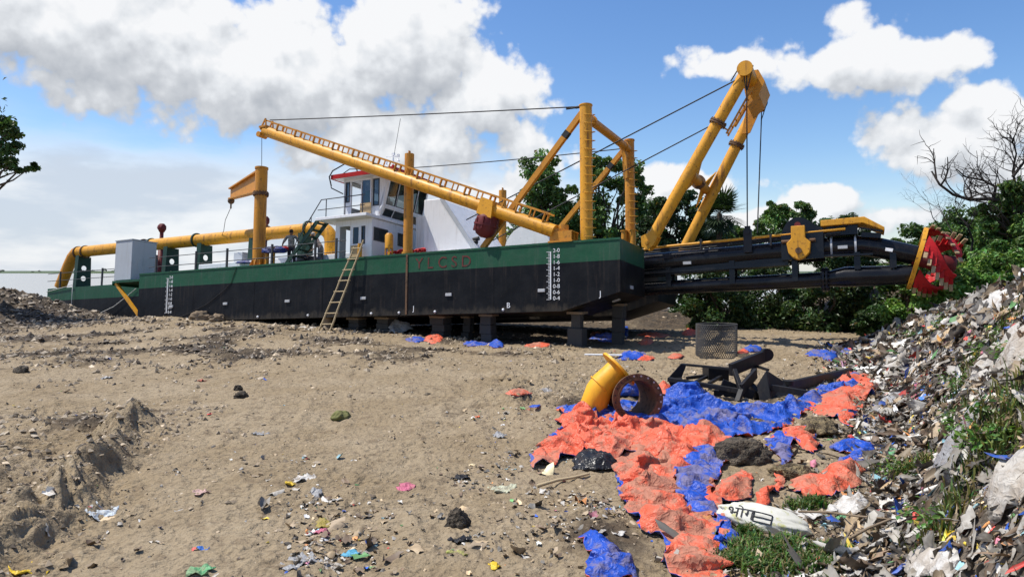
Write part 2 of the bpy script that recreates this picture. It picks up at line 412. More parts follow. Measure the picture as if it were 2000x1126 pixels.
M = {}
M['yellow'] = paint('yellow_paint', (.70, .325, .018), .36, (.16, .062, .018), .8, fade=.45, thr=.57)
M['amber'] = paint('weathered_yellow_paint', (.58, .245, .018), .42, (.11, .045, .018), .6, fade=.5, thr=.57)
M['green'] = paint('green_paint', (.010, .078, .036), .42, (.07, .10, .075), .5, fade=.45, spec=.25, scratch=(.03, .16, .10), wave=.35)
M['dgreen'] = paint('dark_green_paint', (.010, .045, .028), .45, (.03, .03, .025), .4)
M['black'] = paint('black_hull_paint', (.0055, .006, .0078), .36, (.04, .031, .026), .55, scratch=(.24, .24, .23), spec=.13, mud=True, wave=.3)
M['blacks'] = paint('black_ladder_paint', (.0055, .006, .008), .14, (.03, .027, .024), .3, spec=.30)
M['white'] = paint('white_paint', (.78, .79, .80), .45, (.35, .30, .25), .3, fade=.15)
M['grey'] = paint('grey_cabinet_paint', (.44, .47, .50), .5, (.3, .28, .25), .25, fade=.2)
M['red'] = paint('red_paint', (.44, .012, .014), .42, (.07, .012, .01), .7, fade=.4, spec=.2)
M['dred'] = paint('dark_red_primer', (.13, .012, .012), .5, (.05, .01, .01), .5, fade=.5)
M['rust'] = paint('rusty_steel', (.15, .080, .040), .7, (.05, .028, .016), .8, fade=.7, thr=.5)
M['tan'] = paint('tan_tooth_steel', (.36, .26, .14), .6, (.2, .12, .06), .5)
M['markw'] = paint('white_marking_paint', (.80, .81, .82), .6, (.4, .4, .4), .3, False)
M['markr'] = paint('rust_red_lettering', (.13, .022, .018), .6, (.02, .055, .032), .9, False, thr=.52)
M['zinc'] = paint('zinc_block', (.46, .47, .48), .55, (.3, .28, .25), .4)
M['wire'] = paint('greasy_wire', (.016, .016, .018), .5, (.05, .04, .03), .3, False)
M['rail'] = paint('dark_rail_steel', (.05, .055, .06), .45, (.1, .06, .04), .4)
M['bamboo'] = paint('weathered_bamboo', (.46, .36, .21), .7, (.2, .15, .09), .5)
M['conc'] = paint('grey_concrete', (.07, .066, .06), .9, (.05, .045, .04), .6, fade=.5)
M['wood'] = paint('old_timber', (.23, .17, .11), .85, (.08, .06, .04), .6, fade=.5)
M['card'] = paint('brown_board', (.52, .37, .20), .8, (.35, .25, .13), .3)
M['rope'] = paint('pale_rope', (.55, .54, .50), .9, (.3, .28, .25), .3, False)
M['bark'] = paint('grey_brown_bark', (.085, .065, .048), .9, (.03, .024, .018), .6, fade=.5)
M['deadbark'] = paint('dark_dead_bark', (.030, .024, .020), .9, (.015, .012, .01), .5)


def glass_mat():
    m, N, B = base_mat('dark_window_glass')
    N.put(B.inputs['Base Color'], (.012, .02, .022, 1)); B.inputs['Roughness'].default_value = .04; B.inputs['IOR'].default_value = 1.5
    n = N.noise(co(N), .8, 2, .5); bump(N, B, n, .05, .02)
    return m
M['glass'] = glass_mat()
def clear_glass():
    m, N, B = base_mat('clear_window_glass')
    tr = N.node('ShaderNodeBsdfTransparent'); tr.inputs[0].default_value = (.34, .39, .40, 1)
    gl = N.node('ShaderNodeBsdfGlossy'); gl.inputs['Roughness'].default_value = .03
    mx = N.node('ShaderNodeMixShader'); mx.inputs[0].default_value = .10
    N.l.new(tr.outputs[0], mx.inputs[1]); N.l.new(gl.outputs[0], mx.inputs[2]); N.l.new(mx.outputs[0], N.n['Material Output'].inputs[0])
    return m
M['clear'] = clear_glass()


def leaf_mat(name, dark=1.):
    m, N, B = base_mat(name)
    at = N.node('ShaderNodeAttribute', attribute_name='tint').outputs['Color']
    B.inputs['Roughness'].default_value = .42; B.inputs['Specular IOR Level'].default_value = .35
    N.put(B.inputs['Base Color'], at)
    tl = N.node('ShaderNodeBsdfTranslucent'); N.put(tl.inputs[0], N.mix(1., at, (1., 1.15, .45), 'MULTIPLY'))
    mx = N.node('ShaderNodeMixShader'); mx.inputs[0].default_value = .26
    N.l.new(B.outputs[0], mx.inputs[1]); N.l.new(tl.outputs[0], mx.inputs[2]); N.l.new(mx.outputs[0], N.n['Material Output'].inputs[0])
    return m
M['leaf'] = leaf_mat('leaf')


def tint_mat(name, rough=.6, spec=.4, transl=0.):
    m, N, B = base_mat(name)
    at = N.node('ShaderNodeAttribute', attribute_name='tint').outputs['Color']
    n = N.noise(co(N, 'Object'), 14, 5, .65); c = N.mix(N.m('MULTIPLY', N.ss(n, .48, .66), .55), at, (.17, .135, .095))
    N.put(B.inputs['Base Color'], c); B.inputs['Roughness'].default_value = rough; B.inputs['Specular IOR Level'].default_value = spec
    return m
M['litter'] = tint_mat('mixed_litter', .55, .4)
M['grass'] = leaf_mat('grass_blade')


def cloth_mat(name, col, dust=.5, rough=.45):
    m, N, B = base_mat(name); B.inputs['Specular IOR Level'].default_value = .3
    P = N.node('ShaderNodeNewGeometry').outputs['Position']
    n = N.noise(P, 1.5, 7, .62); n2 = N.noise(P, 9, 6, .68)
    f = N.m('MULTIPLY', N.ss(N.m('ADD', n, N.m('MULTIPLY', N.m('SUBTRACT', n2, .5), .7)), .58 - .22 * dust, .74 - .22 * dust), (.30 + .40 * dust))
    c = N.mix(N.m('MULTIPLY', N.ss(n2, .35, .7), .35), col, tuple(x * .62 + .01 for x in col))
    N.put(B.inputs['Base Color'], N.mix(f, c, (.27, .205, .14)))
    N.put(B.inputs['Roughness'], N.m('ADD', rough, N.m('MULTIPLY', f, .4)))
    fold = N.m('POWER', N.m('SUBTRACT', 1.0, N.m('ABSOLUTE', N.m('MULTIPLY', N.m('SUBTRACT', N.noise(P, 5, 2, .5, dist=.6), .5), 3.0))), 4.0); fold2 = N.m('POWER', N.m('SUBTRACT', 1.0, N.m('ABSOLUTE', N.m('MULTIPLY', N.m('SUBTRACT', N.noise(P, 13, 2, .5, dist=.5), .5), 3.0))), 4.0)
    bump(N, B, N.m('ADD', N.m('ADD', N.m('MULTIPLY', fold, .55), N.m('MULTIPLY', fold2, .30)), N.m('MULTIPLY', n2, .12)), .5, .045)
    return m
M['orange'] = cloth_mat('orange_tarpaulin', (.68, .125, .062), .80)
M['orangeclean'] = cloth_mat('clean_orange_tarpaulin', (.70, .125, .062), .55)
M['blue'] = cloth_mat('blue_tarpaulin', (.016, .075, .44), .60)
M['blueclean'] = cloth_mat('clean_blue_tarpaulin', (.018, .078, .42), .45)


M['navy'] = cloth_mat('navy_tarpaulin', (.012, .03, .16), .2)
def ground_mat():
    m, N, B = base_mat('muddy_ground')
    P = N.node('ShaderNodeNewGeometry').outputs['Position']
    wet_shade = N.node('ShaderNodeAttribute', attribute_name='damp_shade').outputs['Fac']
    litter = N.node('ShaderNodeAttribute', attribute_name='heap').outputs['Fac']
    a = N.noise(P, .55, 6, .6); b = N.noise(P, 4, 6, .65); c = N.noise(P, 23, 4, .7)
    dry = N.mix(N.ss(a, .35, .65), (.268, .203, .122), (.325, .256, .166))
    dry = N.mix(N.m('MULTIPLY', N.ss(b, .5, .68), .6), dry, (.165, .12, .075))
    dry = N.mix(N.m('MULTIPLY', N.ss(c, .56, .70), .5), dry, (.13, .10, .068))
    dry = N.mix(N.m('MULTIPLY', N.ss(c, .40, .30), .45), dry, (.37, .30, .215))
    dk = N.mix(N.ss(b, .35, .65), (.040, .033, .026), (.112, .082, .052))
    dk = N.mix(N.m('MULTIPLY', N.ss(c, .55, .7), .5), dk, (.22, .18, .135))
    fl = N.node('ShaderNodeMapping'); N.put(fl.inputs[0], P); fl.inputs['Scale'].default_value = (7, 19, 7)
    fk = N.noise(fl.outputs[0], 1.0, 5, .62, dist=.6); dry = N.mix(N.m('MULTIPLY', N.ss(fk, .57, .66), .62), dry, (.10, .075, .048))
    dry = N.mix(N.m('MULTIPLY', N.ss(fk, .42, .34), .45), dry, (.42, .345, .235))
    w = N.m('ADD', wet_shade, N.m('MULTIPLY', N.m('SUBTRACT', b, .5), 1.1)); w = N.ss(w, .25, .75)
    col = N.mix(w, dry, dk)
    hp = N.mix(N.ss(b, .4, .6), (.045, .036, .028), (.15, .125, .10))
    col = N.mix(N.m('MULTIPLY', litter, .9), col, hp)
    N.put(B.inputs['Base Color'], col); B.inputs['Roughness'].default_value = .93; B.inputs['Specular IOR Level'].default_value = .2
    h = N.m('ADD', N.m('ADD', N.m('MULTIPLY', N.noise(P, 7, 8, .68), .7), N.m('MULTIPLY', N.vor(P, 11, 2), .35)), N.m('MULTIPLY', c, .25))
    bump(N, B, h, .85, .085)
    return m
M['ground'] = ground_mat()


def water_mat():
    m, N, B = base_mat('silty_river')
    P = N.node('ShaderNodeNewGeometry').outputs['Position']
    N.put(B.inputs['Base Color'], (.36, .33, .27, 1)); B.inputs['Roughness'].default_value = .22; B.inputs['IOR'].default_value = 1.33
    mp = N.node('ShaderNodeMapping'); N.put(mp.inputs[0], P); mp.inputs['Scale'].default_value = (.25, .6, 1)
    bump(N, B, N.noise(mp.outputs[0], 1.2, 5, .6), .5, .2)
    return m
M['water'] = water_mat()
# ------------------------------------------------------------------ ground, river, far bank
def make_ground():
    th = np.concatenate([np.radians(np.linspace(-180, -58, 60, endpoint=False)), np.radians(np.linspace(-58, 58, 860)), np.radians(np.linspace(58, 180, 61)[1:-1])])
    rr = np.concatenate([np.linspace(.4, 4.6, 14, endpoint=False), np.geomspace(4.6, 44, 470, endpoint=False), np.geomspace(44, 90, 50, endpoint=False), np.geomspace(90, 6000, 16)])
    T, R_ = np.meshgrid(th, rr); X = R_ * np.sin(T); Y = R_ * np.cos(T)
    Z = terrain(X, Y)
    n, k = X.shape; idx = np.arange(n * k).reshape(n, k); j2 = np.roll(idx, -1, axis=1)
    f = np.stack([idx[:-1], j2[:-1], j2[1:], idx[1:]], -1).reshape(-1, 4)
    v = np.stack([X, Y, Z], -1).reshape(-1, 3)
    v = np.vstack([v, [[0, 0, float(Z[0].mean())]]])
    o = np_mesh('ground', v, f, M['ground'], smooth=True); tag(o, kind='structure')
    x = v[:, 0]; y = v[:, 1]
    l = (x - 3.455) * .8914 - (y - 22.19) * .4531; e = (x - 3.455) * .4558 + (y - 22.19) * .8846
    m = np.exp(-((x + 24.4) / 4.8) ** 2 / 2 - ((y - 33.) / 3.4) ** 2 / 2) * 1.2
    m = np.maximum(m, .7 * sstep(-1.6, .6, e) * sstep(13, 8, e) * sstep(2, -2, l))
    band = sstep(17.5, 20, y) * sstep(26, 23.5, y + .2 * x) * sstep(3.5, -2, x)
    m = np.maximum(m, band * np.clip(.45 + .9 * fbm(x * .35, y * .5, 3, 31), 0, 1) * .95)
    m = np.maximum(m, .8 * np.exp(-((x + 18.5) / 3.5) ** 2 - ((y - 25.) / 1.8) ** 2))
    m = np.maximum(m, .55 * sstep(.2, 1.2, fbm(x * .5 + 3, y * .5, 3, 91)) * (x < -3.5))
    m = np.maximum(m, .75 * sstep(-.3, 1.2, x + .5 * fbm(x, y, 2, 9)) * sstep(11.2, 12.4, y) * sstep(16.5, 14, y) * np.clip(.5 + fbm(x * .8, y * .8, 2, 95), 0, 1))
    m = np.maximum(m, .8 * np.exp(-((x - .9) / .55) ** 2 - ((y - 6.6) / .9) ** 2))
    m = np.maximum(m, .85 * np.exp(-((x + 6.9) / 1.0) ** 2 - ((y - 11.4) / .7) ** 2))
    m = np.maximum(m, .85 * sstep(28, 31, y) * sstep(3, 7, x)); m = np.maximum(m, .5 * sstep(12, 15, x) * sstep(20, 23, y)); m = np.maximum(m, .42 * sstep(.1, .9, fbm(x * .28 + 1, y * .22, 3, 93)))  # first term paints the shade under the trees into the soil colour
    hp = sstep(-.9, .4, heap_s(x, y)) * sstep(27, 21, y) * (y > .5)
    me = o.data
    for nm, val in (('damp_shade', m), ('heap', hp)):
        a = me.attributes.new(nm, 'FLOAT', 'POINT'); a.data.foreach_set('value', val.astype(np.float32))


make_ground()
wm = MB(); wm.add([(-9000, 43, -2.0), (9000, 43, -2.0), (9000, 9000, -2.0), (-9000, 9000, -2.0)], [(0, 1, 2, 3)])
tag(wm.build('river', M['water']), kind='structure')
m_, N_, B_ = base_mat('far_bank_grass'); B_.inputs['Base Color'].default_value = (.075, .105, .05, 1); B_.inputs['Roughness'].default_value = 1
fb = MB()
for i in range(60):
    x0 = -2400 + i * 60; y0 = 1500 - i * 14; x1 = x0 + 60; y1 = y0 - 14; h0 = 2.6 + 1.2 * math.sin(i * .9); h1 = 2.6 + 1.2 * math.sin((i + 1) * .9)
    fb.add([(x0, y0, -2.4), (x1, y1, -2.4), (x1, y1 + 8, h1 - 2), (x0, y0 + 8, h0 - 2), (x0, y0 + 500, h0 - 2), (x1, y1 + 500, h1 - 2)], [(0, 1, 2, 3), (3, 2, 5, 4)])
tag(fb.build('far_bank', m_), kind='structure')

# ------------------------------------------------------------------ plants
def leaves(name, centers, spread, n, size, tint, rng, parent=None, up=.5, var=.45, mat='leaf', thin=.55):
    """n leaf blades scattered round cluster centres"""
    C = np.array([[*c] for c in centers]); sp = np.array(spread, float).reshape(-1, 1)
    if len(sp) == 1: sp = np.repeat(sp, len(C), 0)
    k = rng.integers(0, len(C), n)
    d = rng.normal(size=(n, 3)); d /= np.linalg.norm(d, axis=1)[:, None]
    rad = rng.random(n) ** .45
    P = C[k] + d * (rad[:, None] * sp[k]) * np.array([1, 1, .75])
    nor = d * .7 + rng.normal(size=(n, 3)) * .75 + np.array([0, 0, up]); nor /= np.linalg.norm(nor, axis=1)[:, None]
    t = rng.normal(size=(n, 3)); t[:, 2] -= .5; t -= nor * (t * nor).sum(1)[:, None]; t /= np.linalg.norm(t, axis=1)[:, None]
    b = np.cross(nor, t); s = size * (.6 + .8 * rng.random(n))[:, None]
    v = np.stack([P - t * s * .5, P + b * s * thin * .5 + nor * s * .10, P + t * s * .55 - nor * s * .08, P - b * s * thin * .5 + nor * s * .10], 1).reshape(-1, 3)
    f = np.arange(n * 4).reshape(n, 4)
    ck = rng.normal(size=len(C)) * .22
    br = np.exp(rng.normal(size=n) * var * .6 + ck[k]); hue = rng.normal(size=n) * .16
    col = np.array(tint)[None, :] * br[:, None] * np.stack([1 + hue, np.ones(n), 1 - hue * .5], 1)
    yl = rng.random(n) < .02; col[yl] = np.array([.16, .12, .03])
    return np_mesh(name, v, f, M[mat], parent, np.clip(col, .002, .5))


def limb(mb, pts, r0, r1, n=7):
    k = len(pts); mb.tube(pts, [r0 + (r1 - r0) * (i / (k - 1)) for i in range(k)], n)


def wiggle(p, q, rng, amt, k=6):
    p = np.array(p, float); q = np.array(q, float); L = np.linalg.norm(q - p); out = [p]
    for i in range(1, k): out.append(p + (q - p) * i / k + rng.normal(size=3) * amt * L * math.sin(math.pi * i / k))
    return [Vector(x) for x in out + [q]]


def tree(name, label, cat, base, blobs, Y, n, size, tint, seed, group=None, trunk=.16, up=.5, clus=13, depth=1., fill=.46):
    rng = np.random.default_rng(seed); o = empty(name, base, label, cat, group); off = Vector(base)
    cs = []; sp = []
    for (px, py, rx, ry) in blobs:
        c = W(px, py, Y); sx = rx / 1350 * Y; sz = ry / 1350 * Y
        for i in range(clus):
            d = rng.normal(size=3); d /= np.linalg.norm(d); q = .35 + .65 * rng.random() ** .5
            cs.append((c.x + d[0] * sx * q - off.x, c.y + d[1] * sx * depth * q - off.y, c.z + d[2] * sz * q - off.z)); sp.append(fill * min(sx, sz) * (.6 + .8 * rng.random()))
    tb = MB(); top = np.mean([c for c in cs], axis=0); tp = np.array([top[0] * .6, top[1] * .6, max(top[2] * .55, .4)])
    limb(tb, wiggle((0, 0, -.3), tp, rng, .03), trunk, trunk * .6, 9)
    for c in cs[::2]: limb(tb, wiggle(tp, c, rng, .06, 5), trunk * .38, trunk * .05, 5)
    tb.build('trunk', M['bark'], o)
    leaves('crown', cs, sp, n, size, tint, rng, o, up)
    return o


GB = 'broadleaf trees behind the dredger'
DK = (.075, .135, .034); MID = (.095, .165, .042); LT = (.165, .29, .058)
tree('broadleaf_tree', 'tall leafy tree left of the near gantry post, crown split from its neighbour by sky', 'tree', (1.6, 42, zt(1.6, 42)),
     [(1058, 335, 42, 30), (1040, 385, 36, 40), (1078, 375, 28, 45), (1030, 440, 45, 40), (1080, 440, 45, 50), (1010, 470, 40, 30), (1060, 480, 60, 36), (1085, 400, 24, 34)], 42, 13000, .25, MID, 1, GB, .22)
tree('broadleaf_tree', 'tall full leafy tree straight behind the two gantry posts', 'tree', (5.6, 43, zt(5.6, 43)),
     [(1150, 345, 36, 34), (1205, 338, 46, 34), (1238, 370, 30, 40), (1130, 410, 40, 46), (1195, 420, 60, 55), (1252, 425, 22, 40), (1140, 470, 50, 40), (1105, 450, 40, 40), (1190, 480, 60, 40)], 42, 17000, .25, MID, 2, GB, .24)
tree('broadleaf_tree', 'medium leafy tree seen between the gantry and the near leg of the lifting frame', 'tree', (9.5, 40, zt(9.5, 40)),
     [(1290, 415, 40, 36), (1345, 405, 45, 30), (1310, 455, 55, 40), (1370, 445, 40, 40), (1270, 460, 30, 40), (1330, 500, 70, 40)], 39, 15000, .21, (.040, .072, .024), 3, GB, .2)
tree('broadleaf_tree', 'tree with thin twiggy top behind the black sheave plate of the ladder', 'tree', (16.2, 42, zt(16.2, 42)),
     [(1515, 410, 26, 14), (1560, 415, 34, 18), (1545, 440, 50, 30), (1500, 450, 40, 26), (1590, 445, 34, 34), (1540, 480, 70, 40)], 40, 12000, .20, MID, 4, GB, .2)
tree('broadleaf_tree', 'low tree behind the hoist wires, right of the fan palm', 'tree', (13., 41, zt(13., 41)),
     [(1455, 450, 34, 26), (1430, 475, 40, 30), (1480, 480, 50, 34)], 39, 8000, .2, DK, 5, GB, .16)
for i, (px, py, rx, ry, Y, lb) in enumerate([
        (1400, 580, 62, 60, 30, 'dark low tree under the ladder behind the wire mesh cage'),
        (1500, 578, 74, 66, 30.5, 'dark spreading tree under the middle of the ladder, light showing below its crown'),
        (1605, 585, 74, 68, 29.5, 'dark tree under the ladder flange, hanging down to the ground'),
        (1705, 588, 66, 66, 29, 'dark tree under the tapered end of the lower ladder pipe'),
        (1660, 480, 60, 50, 37, 'dark tree behind the yellow hood of the ladder'),
        (1345, 602, 42, 36, 34, 'small dark tree just right of the bow under the ladder')]):
    b = W(px, 640, Y)
    tree('dense_tree', lb, 'tree', (b.x, Y, zt(b.x, Y)), [(px, py, rx, ry), (px - rx * .5, py + 22, rx * .6, ry * .6), (px + rx * .5, py + 18, rx * .6, ry * .6), (px, py - 35, rx * .7, ry * .5), (px - rx * .3, py + 48, rx * .7, 22), (px + rx * .5, py + 46, rx * .6, 22), (px, py + 60, rx * .9, 12)], Y, 14000, .17, (.045, .082, .024), 20 + i,
         'dark trees under and behind the ladder', .15, clus=10)
for i, (px, py, rx, ry, Y, c, sz, lb) in enumerate([
        (1800, 475, 60, 36, 27, DK, .18, 'dark vine covered bush behind the top of the cutter head'),
        (1880, 490, 60, 50, 27, DK, .18, 'dark vine covered bush right of the cutter teeth below the bare shrub'),
        (1965, 470, 60, 60, 26, (.060, .115, .028), .18, 'vine covered bush below the dead tree at the right edge'),
        (1770, 520, 40, 50, 27, DK, .18, 'dark bush behind the yellow ring of the cutter head'),
        (1790, 600, 50, 40, 23.5, LT, .15, 'leafy green creeper bush under the cutter head above the soil slope'),
        (1865, 570, 60, 36, 22, LT, .15, 'bright creeper bush right below the cutter teeth beside the heap'),
        (1945, 530, 66, 44, 21.5, (.13, .235, .05), .15, 'bright creeper bush above the white cloth on the heap at the right edge'),
        (1890, 440, 60, 36, 29, DK, .18, 'dark bush mass below the bare shrub branches'),
        (1980, 500, 50, 44, 23, (.10, .19, .04), .16, 'creeper bush at the right edge between dead tree and heap'),
        (1820, 530, 50, 40, 24.5, DK, .16, 'dark creeper bush directly behind the cutter blades'),
        (1720, 620, 40, 26, 26, (.04, .08, .02), .15, 'dark green bush on the soil slope left of the cutter head')]):
    b = W(px, py, Y)
    tree('creeper_bush', lb, 'bush', (b.x, Y, zt(b.x, Y)), [(px, py, rx, ry), (px - rx * .6, py + ry * .4, rx * .6, ry * .7), (px + rx * .6, py + ry * .35, rx * .6, ry * .7), (px, py + ry * .8, rx, ry * .6)], Y, 9500, sz * .9, c, 40 + i,
         'creeper covered bushes on the right bank', .06, clus=10, up=.8, fill=.5)
tree('broadleaf_tree', 'dark leafy tree at the right edge below the dead branches', 'tree', (18.6, 24.5, zt(18.6, 24.5)),
     [(1985, 385, 34, 30), (1960, 415, 40, 22), (2020, 400, 50, 60), (1990, 440, 50, 30), (1935, 408, 18, 10), (1960, 460, 60, 40)], 24.5, 11000, .17, DK, 60, None, .2)
tree('overhanging_tree', 'leafy branch of a tree reaching in at the left edge against the sky', 'tree', (-31, 32, zt(-31, 32)),
     [(-80, 270, 50, 70), (-26, 300, 26, 50), (0, 270, 14, 36), (10, 240, 14, 12), (24, 258, 12, 14), (26, 284, 9, 14), (8, 312, 14, 22), (30, 324, 20, 9), (54, 325, 16, 7), (-60, 180, 70, 60)], 32, 2600, .22, (.06, .11, .028), 61, None, .3, clus=5, fill=1.0)


def fan_palm(loc, label):
    rng = np.random.default_rng(7); o = empty('fan_palm', loc, label, 'palm tree'); h = W(1405, 418, 36).z - loc[2]
    tb = MB(); limb(tb, wiggle((0, 0, -.3), (0, 0, h), rng, .01), .17, .13, 10); tb.build('trunk', M['bark'], o)
    vs = []; fs = []; cols = []; st = MB()
    for i in range(40):
        az = rng.random() * 6.283; el = math.radians(-60 + 135 * rng.random()); pl = .55 + .25 * rng.random()
        d = np.array([math.cos(az) * math.cos(el), math.sin(az) * math.cos(el), math.sin(el)]); c = np.array([0, 0, h]) + d * pl
        st.tube([(0, 0, h), Vector(c)], .014, 4)
        s_ = np.cross(d, [0, 0, 1.]); s_ /= np.linalg.norm(s_); u_ = np.cross(s_, d); R_ = .85 + .2 * rng.random(); br = math.exp(rng.normal() * .3)
        for j in range(19):
            a = math.radians(-125 + 250 * j / 18); dd = d * math.cos(a) + s_ * math.sin(a); dd = dd + u_ * .18 * (abs(math.sin(a))) - np.array([0, 0, .22]); dd /= np.linalg.norm(dd); w_ = np.cross(dd, u_) * .035
            tip = c + dd * R_ * (1 - .25 * abs(a) / 2.2); mid = c + dd * R_ * .55; b0 = len(vs)
            vs += [c, mid + w_, tip, mid - w_]; fs.append([b0, b0 + 1, b0 + 2, b0 + 3]); cols.append(np.array([.030, .052, .022]) * br)
    st.build('stalk', M['bark'], o); np_mesh('crown', np.array(vs), np.array(fs), M['leaf'], o, np.array(cols))


fan_palm((W(1405, 460, 36).x, 36, zt(10.8, 36)), 'fan palm with spiky round crown behind the far leg of the lifting frame')


def bare(name, label, base, limbs_px, Y, seed, r0, ntw):
    rng = np.random.default_rng(seed); o = empty(name, base, label, 'tree'); off = Vector(base); tb = MB(); bb = MB()
    limb(tb, wiggle((0, 0, -.3), W(*limbs_px[0][0], Y) - off, rng, .02), r0 * 1.5, r0, 8); tb.build('trunk', M['deadbark'], o)
    def twig(p, d, L, r, dep):
        pts = [p]; k = 4
        for i in range(k):
            d = d + Vector(rng.normal(size=3) * .22) + Vector((0, 0, .05)); d.normalize(); pts.append(pts[-1] + d * L / k)
        limb(bb, pts, r, r * .35, 5)
        if dep:
            for i in range(3):
                q = pts[1 + int(rng.integers(0, k))]; dd = d + Vector(rng.normal(size=3) * .75); dd.normalize(); twig(q, dd, L * (.45 + .3 * rng.random()), r * .55, dep - 1)
    for k, lp in enumerate(limbs_px):
        pts = [W(x, y, Y + (rng.normal() * .35 if i else 0)) - off for i, (x, y) in enumerate(lp)]
        ra = r0 * (1 if k == 0 else .6); limb(bb, pts, ra, ra * .3, 7)
        for i in range(ntw):
            a = int(rng.integers(1, len(pts))) ; p = pts[a - 1].lerp(pts[a], rng.random()); t = (pts[a] - pts[a - 1]).normalized()
            d = t * .5 + Vector((rng.normal() * .6, rng.normal() * .6, .45 + rng.normal() * .5)); d.normalize(); twig(p, d, .75 + .5 * rng.random(), ra * .38, 2)
    bb.build('branches', M['deadbark'], o)


bare('dead_tree', 'bare dead tree with dark twisted branches at the right edge', (20.2, 24.4, zt(20.2, 24.4)),
     [[(2060, 470), (2010, 425), (1975, 398), (1935, 388), (1895, 390), (1862, 380), (1835, 360), (1820, 335)], [(1990, 410), (1985, 370), (1978, 335), (1985, 300), (1975, 268)], [(1978, 345), (2005, 310), (2020, 270)],
      [(1940, 388), (1945, 365), (1920, 352), (1885, 345), (1868, 330)], [(2010, 425), (2030, 360), (2050, 300)]], 24.4, 71, .095, 10)
bare('bare_shrub', 'leafless thin shrub rising behind the cutter head', (15.6, 24, zt(15.6, 24)), [[(1900, 470), (1890, 440), (1872, 420), (1862, 398)], [(1890, 445), (1905, 420), (1895, 405)], [(1840, 450), (1822, 425), (1815, 405)], [(1860, 455), (1845, 425), (1832, 398)]], 24, 72, .035, 5)
# far bank trees: a thin line hundreds of metres off
rng_ = np.random.default_rng(5); cs_ = []; sp_ = []
for i in range(90):
    t_ = rng_.random() * 26; x_ = -2000 + t_ * 60; h_ = 1.0 + 2.5 * rng_.random() ** 2
    for k in range(3): cs_.append((x_ + rng_.normal() * 4, 1400 - t_ * 14 + 40 + 30 * rng_.random(), .2 + h_ * (k + .5) * .6)); sp_.append(1.6 + h_ * .5)
tag(leaves('far_trees', cs_, sp_, 9000, 1.5, (.04, .06, .045), rng_), kind='stuff')
# ------------------------------------------------------------------ the dredger, built in its own frame: x to the bow, y to the far side, z up from the deck edge
DR = empty('dredger', (3.4554, 22.1941, 3.6458), 'green and black cutter suction dredger with yellow booms and red cutter head, standing on blocks', 'dredger')
RM = Matrix(((.8903028, .4553559, .0034535), (-.4524929, .8838033, .1189197), (.0510986, -.1074373, .9928979)))
DR.rotation_euler = RM.to_euler()
DM = Matrix.Translation((3.4554, 22.1941, 3.6458)) @ RM.to_4x4()
Y_, A_, G_, K_ = M['yellow'], M['amber'], M['green'], M['black']
def part(mb, name, mat, parent=None, label=None, bevel=0):
    o = mb.build(name, mat, parent or DR, bevel)
    if label: o['label'] = label
    return o


# hull: two bow pontoons, body and the raked bow
h = MB()
def hull_block(x0, x1, y0, y1, rake):
    h.cur = 0; h.box(x0, x1, y0, y1, -.70, 0)
    h.cur = 1
    if rake: h.prism([(x0, y0, -2.30), (x1 - 2.0, y0, -2.30), (x1, y0, -1.72), (x1, y0, -.70), (x0, y0, -.70)], (0, y1 - y0, 0))
    else: h.box(x0, x1, y0, y1, -2.30, -.70)
hull_block(-7, 0, 0, 2.72, True); hull_block(-7, 0, 4.48, 7.2, True); hull_block(-23.83, -7, 0, 7.2, False)
h.cur = 0; h.box(-23.83, .015, -.022, .0, -.05, .02); h.cur = 1
for x in (-20, -16.2, -12.4, -4.6): h.box(x - .012, x + .012, -.006, 0, -2.29, -.71)
h.box(-23.8, -2.0, -.02, 0, -2.30, -2.27)
HULL = part(h, 'hull', [G_, K_])
h = MB(); h.box(-34.9, -25.1, 2.0, 5.2, -.80, -.1); h.cur = 1; h.box(-34.9, -25.1, 2.0, 5.2, -2.3, -.80); h.box(-25.095, -23.84, 2.9, 5.0, -2.25, -.36)  # last box: black block added so the gap before the hull reads as shade
part(h, 'stern_pontoon', [G_, K_])
h = MB(); h.box(-8.33, -8.25, -.03, 0, -2.28, -.02); part(h, 'seam_strip', M['rust'], HULL, 'rust stained vertical strip on the hull side')
for i, (x, y, z) in enumerate([(-21.43, 0, -1.61), (-17.89, 0, -1.59), (-14.25, 0, -1.59), (-10.31, 0, -1.6), (-6.43, 0, -1.6), (-2.75, 0, -1.59)]):
    h = MB(); h.box(x - .13, x + .13, -.05, -.003, z - .055, z + .055); part(h, 'zinc_anode', M['zinc'], HULL, None, .012)
h = MB(); h.box(.003, .03, 1.0, 1.3, -1.55, -1.44); part(h, 'zinc_anode', M['zinc'], HULL)
h = MB(); h.bar((-.7, 1.3, -1.945), (-.45, 1.3, -1.87), .14, .04); part(h, 'zinc_anode', M['zinc'], HULL)
h = MB()
for x in (-22.7, -20.3, -15.9, -13.1, -9.9, -8.6, -7.0, -4.2):
    h = MB(); h.sphere((x, -.03, -2.2), .05, 8, 5); part(h, 'docking_plug', M['markw'], HULL)


def text(name, s, size, mtx, mat, parent, ext=.003, sx=1.):
    c = bpy.data.curves.new(name, 'FONT'); c.body = s; c.size = size; c.extrude = ext; c.align_x = 'CENTER'; c.align_y = 'CENTER'
    t = bpy.data.objects.new(name, c); COL.objects.link(t); dg = bpy.context.evaluated_depsgraph_get()
    me = bpy.data.meshes.new_from_object(t.evaluated_get(dg)); bpy.data.objects.remove(t)
    me.transform(Matrix(mtx) @ Matrix.Diagonal((sx, 1, 1, 1))); me.materials.clear(); me.materials.append(mat)
    return link(bpy.data.objects.new(name, me), parent)
def side(x, z, y=-.008): return ((1, 0, 0, x), (0, 0, -1, y), (0, 1, 0, z), (0, 0, 0, 1))


